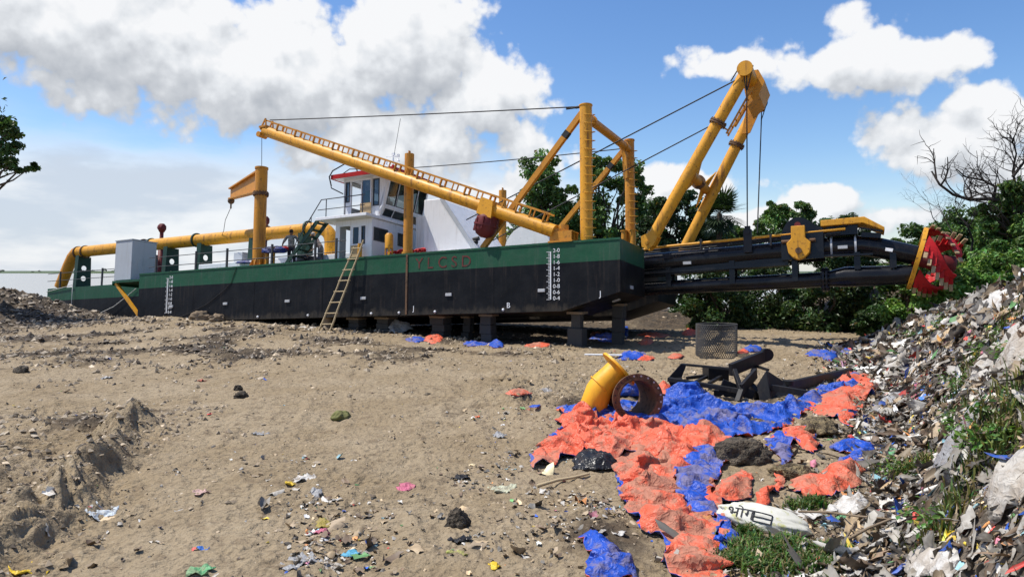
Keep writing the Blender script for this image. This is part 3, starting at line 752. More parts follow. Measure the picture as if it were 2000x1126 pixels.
for ch, x in zip('YLCSD', (-7.74, -7.26, -6.72, -6.22, -5.72)): text('lettering', ch, .58, side(x, -.43 - .012 * (x + 6.7)), M['markr'], HULL, sx=1.0)['label'] = 'red painted letter ' + ch
for x0, xs in ((-2.42, 1), (-21.75, 1)):
    mk = MB(); mk.box(x0 - .018, x0 + .018, -.012, -.004, -2.0 + .10, -.29)
    for i in range(33):
        z = -.30 - i * .05; w = .15 if i % 4 == 0 else .09; mk.box(x0 - w, x0 - .018, -.012, -.004, z - .007, z + .007)
    d = part(mk, 'draft_scale', M['markw'], HULL)
    for i in range(9): text('draft_figure', '%d-%d' % divmod(20 - 2 * i, 10), .19, side(x0 + .21, -.27 - i * .2), M['markw'], d, .004, 1.0)
for ch, x, z in (('J', -7.96, -2.06), ('B', -4.01, -2.06), ('J', -.67, -1.78)): text('hull_letter', ch, .26, side(x, z), M['markw'], HULL, .004)
# deck edge fittings, platform and struts at the stern gap
h = MB(); h.box(-25.9, -23.86, 0, 2.0, -.34, -.24); h.box(-25.9, -25.84, 0, 2, -.46, -.34); part(h, 'side_platform', G_)
h = MB(); h.bar((-25.75, .12, -.36), (-23.9, .12, -1.95), .13, .13); part(h, 'platform_strut', Y_)
h = MB(); h.bar((-25.0, 1.5, -.36), (-23.9, 1.5, -1.8), .12, .12); part(h, 'platform_strut', M['rust'], None, 'dark inner strut under the side platform')
h = MB(); h.box(-26.0, -24.72, .15, 1.45, -.2, 1.74); c = part(h, 'deck_cabinet', M['grey'], None, None, .015)
h = MB(); h.box(-26.03, -24.69, .12, 1.48, 1.745, 1.79); h.box(-24.715, -24.70, .75, .78, .5, .95); part(h, 'cabinet_lid', M['grey'], c)


def rail(xs, y, z0, zs, hgt, over, name='deck_railing'):
    a = MB()
    for x in xs: a.bar((x, y, z0), (x, y, z0 + hgt), .075, .075)
    for z in zs: a.tube([(xs[0] - over[0], y, z), (xs[-1] + over[1], y, z)], .018, 6)
    return part(a, name, M['rail'])
rail([-22.75, -20.0, -18.0, -15.3, -12.9, -11.8], .06, .0, (.30, .74), .86, (.5, .5))
rail([-33.85, -30.0, -27.0], 2.06, -.1, (.34, .76), .95, (1.2, 1.0))

# discharge pipe with its stern elbow and supports
PY = 3.2; a = MB()
a.tube([(-34.2, PY, 2.14), (-28.2, PY, 2.12)], .31, 24); a.tube([(-27.6, PY, 2.12), (-15.6, PY, 2.06)], .31, 24)
el_ = [(-15.6 + .72 * math.sin(t), PY, 2.06 - .72 * (1 - math.cos(t))) for t in np.linspace(0, math.pi / 2, 8)]; a.tube(el_ + [(-14.88, PY, .55)], .31, 24)
dp = part(a, 'discharge_pipe', Y_)
a = MB(); a.tube([(-34.15, PY, 2.14), (-34.45, PY, 2.12), (-34.75, PY, 1.88), (-35.05, PY, 1.45), (-35.8, PY, .15)], .31, 24); part(a, 'stern_elbow', A_)
for x, m in ((-34.18, 'rust'), (-33.5, 'rust'), (-28.25, 'rust'), (-27.6, 'dgreen'), (-24.0, 'dgreen'), (-16.3, 'dgreen'), (-19.0, 'rust')):
    a = MB(); a.ring((x, PY, 2.12), (1, 0, 0), .37, .30, .09); part(a, 'pipe_flange', M[m], dp)
a = MB(); a.tube([(-28.2, PY, 2.12), (-27.6, PY, 2.12)], .30, 20); part(a, 'rubber_joint', M['blacks'], dp)
for x, zb, hs in ((-33.6, -.1, (.55, 1.15)), (-25.9, 0, (.45, 1.1)), (-23.3, 0, (1.15,)), (-19.6, 0, ()), (-16.4, 0, ())):
    a = MB(); x0 = x
    plate_holes(a, [(-.46, zb), (.46, zb), (.38, 1.82), (-.38, 1.82)], [(0, z, .15) for z in hs], lambda u, v, d, x0=x0: (x0 + d, PY + u, v), .03)
    a.hexa([(x - .14, PY - .50, zb), (x + .16, PY - .50, zb), (x + .16, PY - .465, zb), (x - .14, PY - .465, zb), (x - .14, PY - .42, 1.86), (x + .16, PY - .42, 1.86), (x + .16, PY - .385, 1.86), (x - .14, PY - .385, 1.86)])
    part(a, 'pipe_support', M['dgreen'])
for x, y, top in ((-27.8, 3.9, 3.0), (-20.0, 4.0, 2.75)):
    a = MB(); a.tube([(x, y, -.1), (x, y, top * .72), (x, y, top * .72), (x, y, top)], [.14, .14, .10, .10], 12)
    a.tube([(x, y, top * .72 - .04), (x, y, top * .72 + .04)], .18, 12); v = part(a, 'vent_pipe', M['dred'])
    a = MB(); a.tube([(x, y, top - .05), (x, y, top + .12), (x, y, top + .3), (x, y, top + .42)], [.13, .22, .22, .12], 12); a.tube([(x - .16, y - .05, top + .2), (x + .26, y - .1, top + .2)], .13, 10); part(a, 'vent_head', M['dred'], v)
a = MB(); a.box(-22.4, -12.7, 2.1, 5.6, .002, .62); part(a, 'engine_hatch', M['white'], None, None, .03)
a = MB(); a.box(-21.0, -20.4, 3.0, 3.6, .625, 1.25); part(a, 'deck_locker', M['grey'], None, None, .02)

# davit crane
a = MB(); a.tube([(-16.74, .68, 0), (-16.77, .68, 4.42)], .265, 20); a.tube([(-16.77, .68, 4.42), (-16.77, .68, 4.5)], .29, 20)
for i in range(10):
    t = i * math.pi / 5; a.prism([(-16.74 + .26 * math.cos(t), .68 + .26 * math.sin(t), .4), (-16.74 + .26 * math.cos(t), .68 + .26 * math.sin(t), .03), (-16.74 + .42 * math.cos(t), .68 + .42 * math.sin(t), .03)], (.02 * -math.sin(t), .02 * math.cos(t), 0))
a.tube([(-16.74, .68, .0), (-16.74, .68, .04)], .46, 20); dv = part(a, 'davit_post', A_)
a = MB(); a.ring((-16.76, .68, 3.26), (0, 0, 1), .34, .24, .06); a.ring((-16.76, .68, 3.33), (0, 0, 1), .34, .24, .05)
for i in range(14): t = i * .4488; a.tube([(-16.76 + .3 * math.cos(t), .68 + .3 * math.sin(t), 3.18), (-16.76 + .3 * math.cos(t), .68 + .3 * math.sin(t), 3.40)], .025, 6)
part(a, 'slewing_flange', M['rust'], dv)
P0 = Vector((-16.95, .78, 3.93)); P1 = Vector((-20.8, 2.5, 4.10)); a = MB(); t = (P1 - P0).normalized(); sd = Vector((t.y, -t.x, 0)).normalized()
for zz in (-1, 1):
    a.hexa([P0 + sd * -.16 + Vector((0, 0, zz * .46 - .04)), P0 + sd * .16 + Vector((0, 0, zz * .46 - .04)), P1 + sd * .13 + Vector((0, 0, zz * .25 - .03)), P1 + sd * -.13 + Vector((0, 0, zz * .25 - .03)),
            P0 + sd * -.16 + Vector((0, 0, zz * .46 + .04)), P0 + sd * .16 + Vector((0, 0, zz * .46 + .04)), P1 + sd * .13 + Vector((0, 0, zz * .25 + .03)), P1 + sd * -.13 + Vector((0, 0, zz * .25 + .03))])
a.hexa([P0 + sd * -.02 + Vector((0, 0, -.46)), P0 + sd * .02 + Vector((0, 0, -.46)), P1 + sd * .02 + Vector((0, 0, -.25)), P1 + sd * -.02 + Vector((0, 0, -.25)),
        P0 + sd * -.02 + Vector((0, 0, .46)), P0 + sd * .02 + Vector((0, 0, .46)), P1 + sd * .02 + Vector((0, 0, .25)), P1 + sd * -.02 + Vector((0, 0, .25))])
ar = part(a, 'davit_arm', A_, dv)
a = MB(); a.sphere(P1 + t * -.1 + Vector((0, 0, -.36)), .17, 10, 6); a.tube([P1 + t * -.1 + Vector((0, 0, -.5)), P1 + t * -.1 + Vector((0, 0, -.75))], .04, 6); part(a, 'hook_block', M['rust'], dv)
a = MB(); a.tube([P1 + t * -.1 + Vector((0, 0, -.7)), P1 + Vector((-.25, -.05, -1.3)), P1 + Vector((-.75, .3, -1.75)), P1 + Vector((-1.2, .5, -2.1))], .014, 5); part(a, 'hoist_wire', M['wire'], dv)
a = MB()
for x in (-16.1, -15.75): a.tube([(x, .55, 0), (x, .55, .78)], .09, 12); a.tube([(x, .55, .78), (x, .55, .82)], .12, 12)
part(a, 'mooring_bollard', A_)

# spuds
for x, y, r, z in ((-8.675, .56, .185, 4.02), (-7.33, 5.8, .17, 3.55)):
    a = MB(); a.tube([(x, y, .0), (x, y, z)], r, 18); a.tube([(x, y, 0), (x, y, .16)], r + .05, 18); a.box(x - .015, x + .015, y - .06, y + .06, z, z + .13); part(a, 'boom_rest_post', A_)
# gantry
gx, gy0, gy1 = -1.38, .65, 5.8
a = MB(); a.tube([(gx, gy0, 0), (gx, gy0, 4.78)], .215, 22); a.tube([(gx, gy0, 4.78), (gx, gy0, 4.82)], .235, 22); ga = part(a, 'gantry_post', Y_)
a = MB(); a.tube([(-1.45, gy1, 0), (-1.45, gy1, 5.0)], .20, 22); a.tube([(-1.45, gy1, 5.0), (-1.45, gy1, 5.05)], .22, 22)
for q in ((-1.62, 5.5), (-1.25, 5.48)): a.tube([(*q, 0), (*q, 1.25)], .12, 12); a.tube([(*q, 1.2), (*q, 1.25)], .15, 12)
a.hexa([(-1.65, 5.62, 3.4), (-1.45, 5.5, 3.4), (-1.4, 5.62, 3.4), (-1.5, 5.7, 3.4), (-1.65, 5.3, 4.9), (-1.45, 5.25, 4.9), (-1.4, 5.62, 4.95), (-1.5, 5.7, 4.95)])
gb = part(a, 'gantry_post', A_)
for i in range(15):
    for (x, y, r, pr_, zz) in ((gx, gy0, .215, ga, .22), (-1.45, gy1, .20, gb, .35)):
        z = zz + i * .30
        a = MB(); c_ = Vector((x + .5 * r, y - r * .8, z)); w_ = Vector((.6, .5, 0)) * .30
        a.tube([(x + r * .15, y - r, z), (x + r * .4, y - r - .14, z - .03), (x + r + .16, y - .10, z - .03), (x + r * .98, y + .03, z)], .013, 5, False); part(a, 'climbing_rung', Y_, pr_)
a = MB(); a.tube([(gx, gy0 + .2, 4.42), (-1.44, gy1 - .2, 4.62)], .155, 16); a.tube([(gx, gy0 + .55, 4.43), (gx, gy0 + .63, 4.43)], .2, 16); a.tube([(-1.44, 5.0, 4.6), (-1.44, 5.08, 4.6)], .2, 16); part(a, 'gantry_beam', A_)
a = MB(); a.bar((-1.52, gy0, 4.55), (-5.42, gy0, .1), .17, .19); b1 = part(a, 'gantry_brace', A_)
a = MB(); a.bar((-1.6, gy1, 4.75), (-6.0, gy1, .1), .17, .19); b2 = part(a, 'gantry_brace', A_)
for (p, q, b) in (((-1.52, gy0, 4.55), (-5.42, gy0, .1), b1), ((-1.6, gy1, 4.75), (-6.0, gy1, .1), b2)):
    p = Vector(p); q = Vector(q); a = MB(); a.bar(p.lerp(q, .13), p.lerp(q, .17), .185, .205); part(a, 'clamp_band', M['wire'], b)

# swing boom along the near side
B0 = Vector((-2.3, .10, .40)); B1 = Vector((-15.95, .10, 5.86)); bt = (B1 - B0).normalized(); bn = Vector((-bt.z, 0, bt.x)) * (1 if bt.x > 0 else -1)
a = MB(); a.tube([B0, B1, B1 + bt * .12, B1 + bt * .2], [.235, .235, .19, .08], 22); bo = part(a, 'swing_boom', Y_)
L_ = (B1 - B0).length
a = MB(); sdv = Vector((0, .16, 0))
for s_ in (-1, 1):
    a.bar(B0 + bn * .50 + sdv * s_ + bt * .3, B1 + bn * .44 + sdv * s_, .045, .06)
k = 0
for i in range(25):
    p = B0 + bt * (.5 + i * (L_ - .7) / 25)
    for s_ in (-1, 1): a.bar(p + bn * .18 + sdv * s_, p + bn * .46 + sdv * s_, .04 if i % 2 else .09, .04)
    if i % 2 == 0: a.bar(p + bn * .46 - sdv, p + bn * .46 + sdv, .05, .04)
part(a, 'boom_walkway', A_, bo)
a = MB(); a.box(-16.15, -15.75, -.14, .34, 5.98, 6.06)
for y in (-.1, .3): a.bar((-16.1, y, 5.9), (-15.8, y, 6.35), .05, .05); a.bar((-15.75, y, 5.9), (-15.8, y, 6.35), .05, .05)
a.tube([(-16.2, -.12, 5.72), (-16.2, .32, 5.72)], .12, 10); part(a, 'boom_head', A_, bo)
c = B0.lerp(B1, .19); a = MB()
a.hexa([c - bt * .32 + Vector((0, -.34, -.32)), c + bt * .32 + Vector((0, -.34, -.32)), c + bt * .32 + Vector((0, .34, -.32)), c - bt * .32 + Vector((0, .34, -.32)),
        c - bt * .26 + bn * .30 + Vector((0, -.30, 0)), c + bt * .26 + bn * .30 + Vector((0, -.30, 0)), c + bt * .26 + bn * .30 + Vector((0, .30, 0)), c - bt * .26 + bn * .30 + Vector((0, .30, 0))]); part(a, 'boom_saddle', Y_, bo)
a = MB(); q = Vector((-4.98, .1, .78)); ax = Vector((.25, 0, 1)).normalized()
a.tube([q + ax * .40, q + ax * .30, q - ax * .12, q - ax * .30, q - ax * .40], [.34, .40, .40, .30, .12], 18)
for i in range(9): t = i * .698; o_ = Vector((math.cos(t) * .41, math.sin(t) * .41, 0)); a.bar(q + o_ + ax * .3, q + o_ - ax * .12, .05, .05)
a.ring(q + ax * .05, ax, .45, .39, .06); part(a, 'hanging_drum', M['dred'], bo, 'dark red drum hanging under the boom')
a = MB(); a.box(-2.5, -1.62, -.06, .62, .005, .06)
for y in (.0, .28, .56): a.box(-2.45, -1.66, y - .02, y + .02, .06, .34)
a.box(-2.47, -1.64, -.02, .58, .34, .38); a.tube([(-2.05, .28, .38), (-2.05, .28, .62)], .16, 14); a.bar((-2.35, .1, .42), (-1.75, .3, .30), .22, .2); part(a, 'boom_pivot', A_)

# A frame at the bow
N0, N1 = Vector((.30, 2.32, .12)), Vector((3.62, 2.32, 5.56)); F0, F1 = Vector((.83, 5.0, .12)), Vector((3.70, 5.0, 5.50))
nt = (N1 - N0).normalized()
a = MB(); a.tube([N0, N1], .205, 22); a.prism([N0 + Vector((-.22, -.24, .24)), N0 + Vector((-.2, -.24, -.12)), N0 + Vector((0, -.24, -.24)), N0 + Vector((.2, -.24, -.1)), N0 + Vector((.34, -.24, .16)), N0 + Vector((.2, -.24, .42))], (0, .05, 0))
a.prism([N0 + Vector((-.22, .19, .24)), N0 + Vector((-.2, .19, -.12)), N0 + Vector((0, .19, -.24)), N0 + Vector((.2, .19, -.1)), N0 + Vector((.34, .19, .16)), N0 + Vector((.2, .19, .42))], (0, .05, 0))
a.tube([N0 + Vector((0, -.3, 0)), N0 + Vector((0, .3, 0))], .07, 12); a.ring(N0 + nt * .36, nt, .26, .19, .05); af = part(a, 'lifting_frame_leg', Y_)
a = MB(); a.tube([F0, F1], .205, 22); fl = part(a, 'lifting_frame_leg', Y_)
for (p, d, pr_) in ((Vector((2.73, 2.32, 4.07)), nt, af), (Vector((2.90, 5.0, 4.02)), (F1 - F0).normalized(), fl)):
    a = MB(); a.ring(p - d * .03, d, .29, .2, .05); a.ring(p + d * .04, d, .29, .2, .05)
    e1, e2 = frame_axes(d)
    for i in range(12): t = i * math.pi / 6; o_ = (e1 * math.cos(t) + e2 * math.sin(t)) * .255; a.tube([p + o_ - d * .1, p + o_ + d * .1], .022, 6)
    part(a, 'leg_flange', M['rust'], pr_)
a = MB(); a.tube([(1.78, 2.42, 2.42), (1.78, 4.9, 2.42)], .165, 16); cb = part(a, 'cross_beam', A_)
a = MB(); a.ring((1.78, 3.5, 2.42), (0, 1, 0), .25, .16, .05); a.ring((1.78, 3.58, 2.42), (0, 1, 0), .25, .16, .05); part(a, 'leg_flange', M['rust'], cb)
a = MB()
for p, y in ((N0.lerp(N1, .43), 2.5), (F0.lerp(F1, .43), 4.82)):
    a = MB(); s_ = 1 if y < 3 else -1; q = Vector((1.78, y, 2.42)); a.prism([q + nt * .75, q - nt * .75, q + Vector((0, s_ * .75, 0))], Vector((.9, 0, -.45)) * .03); part(a, 'gusset_plate', Y_, cb)
a = MB(); a.tube([(3.70, 1.98, 5.66), (3.76, 5.25, 5.62)], .235, 22); a.tube([(3.70, 1.93, 5.66), (3.70, 1.98, 5.66)], .255, 22); tb_ = part(a, 'head_beam', Y_)
a = MB(); a.tube([(3.76, 5.25, 5.62), (3.76, 5.42, 5.62)], .24, 18); part(a, 'beam_end', M['wire'], tb_)
a = MB()
for y in (3.05,): a.prism([(3.45, y, 5.75), (3.62, y, 5.98), (3.98, y, 5.98), (4.18, y, 5.55), (3.98, y, 5.1), (3.6, y, 4.75)], (0, 1.5, 0))
a.box(3.5, 3.9, 4.6, 5.2, 5.2, 5.86); a.prism([(3.38, 4.78, 5.55), (3.98, 4.78, 5.55), (3.42, 4.78, 4.35), (3.12, 4.78, 4.35)], (0, .06, 0))
a.bar((3.0, 4.2, 4.5), (3.6, 4.3, 5.5), .3, .06); part(a, 'sheave_plate', A_, tb_)
a = MB(); e_ = Vector((.35, .15, -.22))
for s_ in (0, .28): a.bar(N0.lerp(N1, .70) + e_ + Vector((0, s_, 0)), N0.lerp(N1, .97) + e_ + Vector((0, s_, 0)), .04, .06)
for i in range(7): p = N0.lerp(N1, .71 + i * .04) + e_; a.bar(p, p + Vector((0, .28, 0)), .035, .035)
for f in (.72, .95): p = N0.lerp(N1, f); a.bar(p, p + e_, .04, .04)
part(a, 'service_ladder', A_, af)
# wires
def wire(p, q, r=.022, sag=0., name='wire_rope', n=10):
    p = Vector(p); q = Vector(q); a = MB(); a.tube([p.lerp(q, i / n) - Vector((0, 0, 1)) * sag * 4 * (i / n) * (1 - i / n) for i in range(n + 1)], r, 6); return part(a, name, M['wire'])
wire((3.42, 2.2, 5.42), (-7.23, 2.5, 1.64), .024); wire((3.22, 2.1, 5.36), (3.62, 1.99, 5.88), .02); wire((2.2, 5.0, 4.98), (-7.72, 4.5, .85), .024)
wire((-15.75, .1, 6.33), (-1.60, gy0, 4.80), .022, .03); wire((-1.66, gy1, 4.72), (-12.22, 5.5, 5.1), .022, .05)
a = MB(); a.tube([(-1.6, gy0, 4.79), (-1.75, gy0, 4.79)], .05, 8); a.tube([(-1.75, gy0, 4.79), (-2.1, gy0, 4.80)], .035, 8); part(a, 'shackle', M['wire'])
wire((-16.2, .1, 5.62), (-16.77, .68, 4.5), .012)
wire((3.74, 2.05, 5.45), (3.46, 3.2, .62), .022); wire((3.95, 2.05, 5.75), (3.74, 2.1, 4.95), .018); wire((3.62, 2.05, 5.75), (3.70, 2.1, 4.95), .018)
wire((3.82, 4.9, 4.9), (3.66, 4.1, .52), .022); wire((3.98, 5.3, 5.55), (3.83, 4.9, 4.85), .018); wire((3.78, 5.3, 5.5), (3.82, 4.9, 4.85), .018)
wire((-1.5, gy1 - .3, 4.5), (-1.7, 5.3, .8), .008, 0)

# wheelhouse
X0, X1, YA, YB = -12.6, -10.7, .9, 4.35
a = MB(); t_ = .06
a.box(X0, X1, YA, YA + t_, .003, .55) if False else None
# lower house: walls as slabs round the openings
def wall_x(a, y, x0, x1, z0, z1, holes, th):  # wall along x facing -y
    plate_rect(a, x0, x1, z0, z1, holes, lambda u, v, d: (u, y + d, v), th)
def plate_rect(a, u0, u1, v0, v1, holes, f, th):
    us = sorted({u0, u1, *[h_[0] for h_ in holes], *[h_[1] for h_ in holes]}); vs_ = sorted({v0, v1, *[h_[2] for h_ in holes], *[h_[3] for h_ in holes]})
    P = lambda u, v, d: f(u, v, d)
    solid = lambda i, j: 0 <= i < len(us) - 1 and 0 <= j < len(vs_) - 1 and not any(h_[0] <= (us[i] + us[i + 1]) / 2 <= h_[1] and h_[2] <= (vs_[j] + vs_[j + 1]) / 2 <= h_[3] for h_ in holes)
    for i in range(len(us) - 1):
        for j in range(len(vs_) - 1):
            if not solid(i, j): continue
            A, B, C_, D = us[i], us[i + 1], vs_[j], vs_[j + 1]
            a.add([P(A, C_, 0), P(B, C_, 0), P(B, D, 0), P(A, D, 0)], [(0, 1, 2, 3)]); a.add([P(A, C_, th), P(B, C_, th), P(B, D, th), P(A, D, th)], [(3, 2, 1, 0)])
            if not solid(i - 1, j): a.add([P(A, C_, 0), P(A, D, 0), P(A, D, th), P(A, C_, th)], [(0, 1, 2, 3)])
            if not solid(i + 1, j): a.add([P(B, C_, 0), P(B, D, 0), P(B, D, th), P(B, C_, th)], [(3, 2, 1, 0)])
            if not solid(i, j - 1): a.add([P(A, C_, 0), P(B, C_, 0), P(B, C_, th), P(A, C_, th)], [(0, 1, 2, 3)])
            if not solid(i, j + 1): a.add([P(A, D, 0), P(B, D, 0), P(B, D, th), P(A, D, th)], [(3, 2, 1, 0)])
a = MB()
fS = lambda u, v, d: (u, YA + d, v); fF = lambda u, v, d: (X1 - d, u, v); fB = lambda u, v, d: (X0 + d, u, v); fN = lambda u, v, d: (u, YB - d, v)
plate_rect(a, X0 + .05, X1 - .05, .003, 1.74, [(-12.38, -11.82, .06, 1.5), (-11.72, -11.32, .68, 1.47), (-11.24, -11.04, .70, 1.45)], fS, .05)
plate_rect(a, YA, YB, .003, 1.74, [(1.0, 1.95, .84, 1.40), (2.62, 3.5, .84, 1.40)], fF, .05)
plate_rect(a, YA, YB, .003, 1.74, [(1.5, 2.2, .1, 1.5), (2.8, 3.8, .8, 1.4)], fB, .05)
plate_rect(a, X0 + .05, X1 - .05, .003, 1.74, [(-12.3, -11.1, .6, 1.45)], fN, .05)
HS = part(a, 'deck_house', M['white'])
def pane(x, y0, y1, z0, z1, ax, mat='glass', name='window'):
    a = MB(); b = MB(); fw = .05
    if ax == 'x':   # pane in plane y = x
        b.box(y0, y1, x + .012, x + .02, z0, z1)
        for (u0, u1, v0, v1) in ((y0, y1, z0, z0 + fw), (y0, y1, z1 - fw, z1), (y0, y0 + fw, z0 + fw, z1 - fw), (y1 - fw, y1, z0 + fw, z1 - fw)): a.box(u0, u1, x - .012, x + .035, v0, v1)
    else:
        b.box(x - .02, x - .012, y0, y1, z0, z1)
        for (u0, u1, v0, v1) in ((y0, y1, z0, z0 + fw), (y0, y1, z1 - fw, z1), (y0, y0 + fw, z0 + fw, z1 - fw), (y1 - fw, y1, z0 + fw, z1 - fw)): a.box(x - .035, x + .012, u0, u1, v0, v1)
    return a, b
def win(parent, x, y0, y1, z0, z1, ax, glass='glass', frame='rail'):
    a, b = pane(x, y0, y1, z0, z1, ax); w_ = part(a, 'window', M[frame], parent); part(b, 'pane', M[glass], w_) if False else None
    me = b; o = me.build('window_pane', M[glass], parent); return w_
win(HS, YA, -11.72, -11.32, .68, 1.47, 'x', 'glass', 'white'); win(HS, YA, -11.24, -11.04, .70, 1.45, 'x')
win(HS, X1, 1.0, 1.95, .84, 1.40, 'y'); win(HS, X1, 2.62, 3.5, .84, 1.40, 'y')
a = MB(); a.box(-11.74, -11.28, YA - .06, YA - .03, .03, .66); part(a, 'board', M['card'], HS, 'brown board below the deck house window')
a = MB(); a.box(-12.36, -11.84, YA + .9, YA + .94, .06, .75); part(a, 'inner_panel', M['wood'], HS)
a = MB(); a.tube([(-11.1, .66, 0), (-11.1, .66, .68)], .09, 12); a.tube([(-11.1, .66, .0), (-11.1, .66, .05)], .2, 12); part(a, 'mooring_bollard', Y_)
# balcony with rail and stair
a = MB(); a.box(-13.3, -10.62, .42, 4.45, 1.75, 1.88); bl = part(a, 'balcony', M['white'], None, None, .02)
a = MB(); pts = [(-14.35, .46, .95), (-13.02, .46, 2.62), (-10.75, .46, 2.62)]
a.tube(pts, .022, 8); a.tube([(-13.2, .46, 2.2), (-10.75, .46, 2.2)], .018, 8)
for x in (-12.75, -11.75, -10.85): a.tube([(x, .46, 1.88), (x, .46, 2.62)], .02, 8)
a.tube([(-13.55, .46, 1.25), (-13.55, .46, 1.98)], .018, 8); a.tube([(-14.35, .46, .95), (-14.6, .46, 0.1)], .018, 8); part(a, 'balcony_railing', M['rail'], bl)
a = MB()
for y in (.55, 1.1): a.bar((-13.2, y, 1.85), (-15.0, y, .03), .05, .17)
for i in range(7): t = (i + .6) / 7; a.box(-13.2 - 1.8 * t - .11, -13.2 - 1.8 * t + .11, .55, 1.1, 1.85 - 1.82 * t - .02, 1.85 - 1.82 * t + .02)
part(a, 'stair', M['dgreen'])
# upper wheelhouse, front leaning out
UX0, UXF, UY0, UY1 = -12.62, -10.55, 1.38, 4.3; Z0, ZS, Z1 = 1.885, 2.36, 3.62
def fx(z): return UXF + (.30 * (z - ZS) / (Z1 - ZS) if z > ZS else -.28 * (ZS - z) / (ZS - Z0))
a = MB()
plate_rect(a, UX0, -10.72, Z0, Z1, [(-12.54, -12.30, 2.62, 3.5), (-12.22, -11.62, 1.92, 3.5), (-11.52, -11.14, 2.35, 3.5), (-11.08, -10.74, 2.35, 3.5)], lambda u, v, d: (u, UY0 + d, v), .05)
plate_rect(a, UY0, UY1, Z0, Z1, [(1.6, 2.6, 2.5, 3.45), (2.8, 4.1, 2.5, 3.45)], lambda u, v, d: (UX0 + d, u, v), .05)
plate_rect(a, UX0 + .05, -10.72, Z0, Z1, [(-12.4, -11.4, 2.45, 3.5), (-11.3, -10.8, 2.45, 3.5)], lambda u, v, d: (u, UY1 - d, v), .05)
plate_rect(a, UY0, UY1, ZS, Z1, [(1.55, 2.18, 2.42, 3.50), (2.22, 2.88, 2.42, 3.50), (2.92, 3.55, 2.42, 3.5), (3.6, 4.18, 2.42, 3.5)], lambda u, v, d: (fx(v) - d, u, v), .05)
plate_rect(a, UY0, UY1, Z0, ZS, [(1.62, 2.2, 1.98, 2.26), (2.26, 3.3, 1.98, 2.26), (3.36, 4.1, 1.98, 2.26)], lambda u, v, d: (fx(v) - d, u, v), .05)
for y in (UY0, UY1 - .05):  # wedge cheeks and the slanted corner column
    a.prism([(-10.72, y, Z0), (fx(Z0) - .05, y, Z0), (fx(ZS) - .05, y, ZS), (fx(Z1) - .05, y, Z1), (-10.72, y, Z1)], (0, .05, 0))
a.tube([(fx(Z0) - .02, UY0 + .02, Z0), (fx(ZS) + .02, UY0 + .02, ZS), (fx(Z1), UY0 + .02, Z1)], .085, 10)
a.box(-12.5, -10.9, 1.5, 4.2, Z0 + .002, Z0 + .02)
WH = part(a, 'wheelhouse', M['white'])
for x0, x1, z0 in ((-12.54, -12.30, 2.62), (-11.08, -10.74, 2.35)): win(WH, UY0, x0, x1, z0, 3.5, 'x', 'clear')
a, b = pane(UY0 - .05, -11.66, -11.12, 2.0, 3.52, 'x'); part(a, 'door_leaf', M['white'], WH); b.build('door_glass', M['clear'], WH)
a = MB(); a.box(-11.98, -11.64, UY0 + .6, UY0 + .62, 1.95, 3.2); part(a, 'curtain', paint('pale_green_cloth', (.16, .42, .25), .8, amt=.1), WH)
a = MB(); a.box(-11.66, -11.1, UY0 - .10, UY0 - .07, 1.9, 2.50); part(a, 'board', M['card'], WH, 'brown board on the wheelhouse door')
def slant(u0, u1, v0, v1):
    b = MB(); f = lambda u, v, d: (fx(v) - d, u, v)
    b.hexa([f(u0, v0, .02), f(u1, v0, .02), f(u1, v0, .03), f(u0, v0, .03), f(u0, v1, .02), f(u1, v1, .02), f(u1, v1, .03), f(u0, v1, .03)]); b.build('window_pane', M['clear'] if v0 > 2.3 else M['glass'], WH)
    a = MB()
    for (p, q, r, s_) in ((u0, u1, v0, v0 + .03), (u0, u1, v1 - .03, v1), (u0, u0 + .03, v0, v1), (u1 - .03, u1, v0, v1)):
        a.hexa([f(p, r, -.012), f(q, r, -.012), f(q, r, .04), f(p, r, .04), f(p, s_, -.012), f(q, s_, -.012), f(q, s_, .04), f(p, s_, .04)])
    part(a, 'window', M['rail'], WH)
for u0, u1 in ((1.55, 2.18), (2.22, 2.88), (2.92, 3.55), (3.6, 4.18)): slant(u0, u1, 2.42, 3.50)
for u0, u1 in ((1.62, 2.2), (2.26, 3.3), (3.36, 4.1)): slant(u0, u1, 1.98, 2.26)
a = MB(); a.box(-11.6, -10.9, 1.9, 3.6, 1.91, 2.5); a.box(-11.3, -10.9, 2.0, 2.5, 2.5, 2.72); part(a, 'control_desk', M['rail'], WH)
a = MB(); a.box(-12.4, -11.9, 2.6, 3.0, 1.91, 2.9); part(a, 'control_chair', M['wire'], WH)
a = MB(); a.box(-12.98, -9.78, .98, 4.7, 3.625, 3.70); a.cur = 1; a.box(-13.0, -9.76, .96, 1.0, 3.60, 3.78); a.box(-9.78, -9.74, 1.0, 4.7, 3.60, 3.78); a.box(-13.02, -12.98, 1.0, 4.7, 3.6, 3.78); a.box(-13.0, -9.76, 4.7, 4.74, 3.6, 3.78)
RF = part(a, 'roof', [M['white'], M['red']])
a = MB(); a.tube([(-11.3, 3, 3.7), (-11.3, 3, 5.0)], .03, 8); a.tube([(-11.7, 3, 4.55), (-11.0, 3, 4.75)], .02, 6); a.tube([(-11.55, 2.8, 4.85), (-11.1, 3.1, 4.9)], .02, 6)
a.box(-11.76, -11.64, 2.95, 3.05, 4.55, 4.8); a.sphere((-11.02, 3, 4.66), .07, 8, 5); a.box(-11.36, -11.24, 2.95, 3.05, 4.95, 5.05); a.box(-11.14, -11.06, 3.06, 3.14, 4.86, 5.0); part(a, 'mast', M['white'], RF)
a = MB(); a.tube([(-11.25, 3, 5.0), (-10.95, 3, 6.55)], .010, 5); part(a, 'whip_antenna', M['wire'], RF)
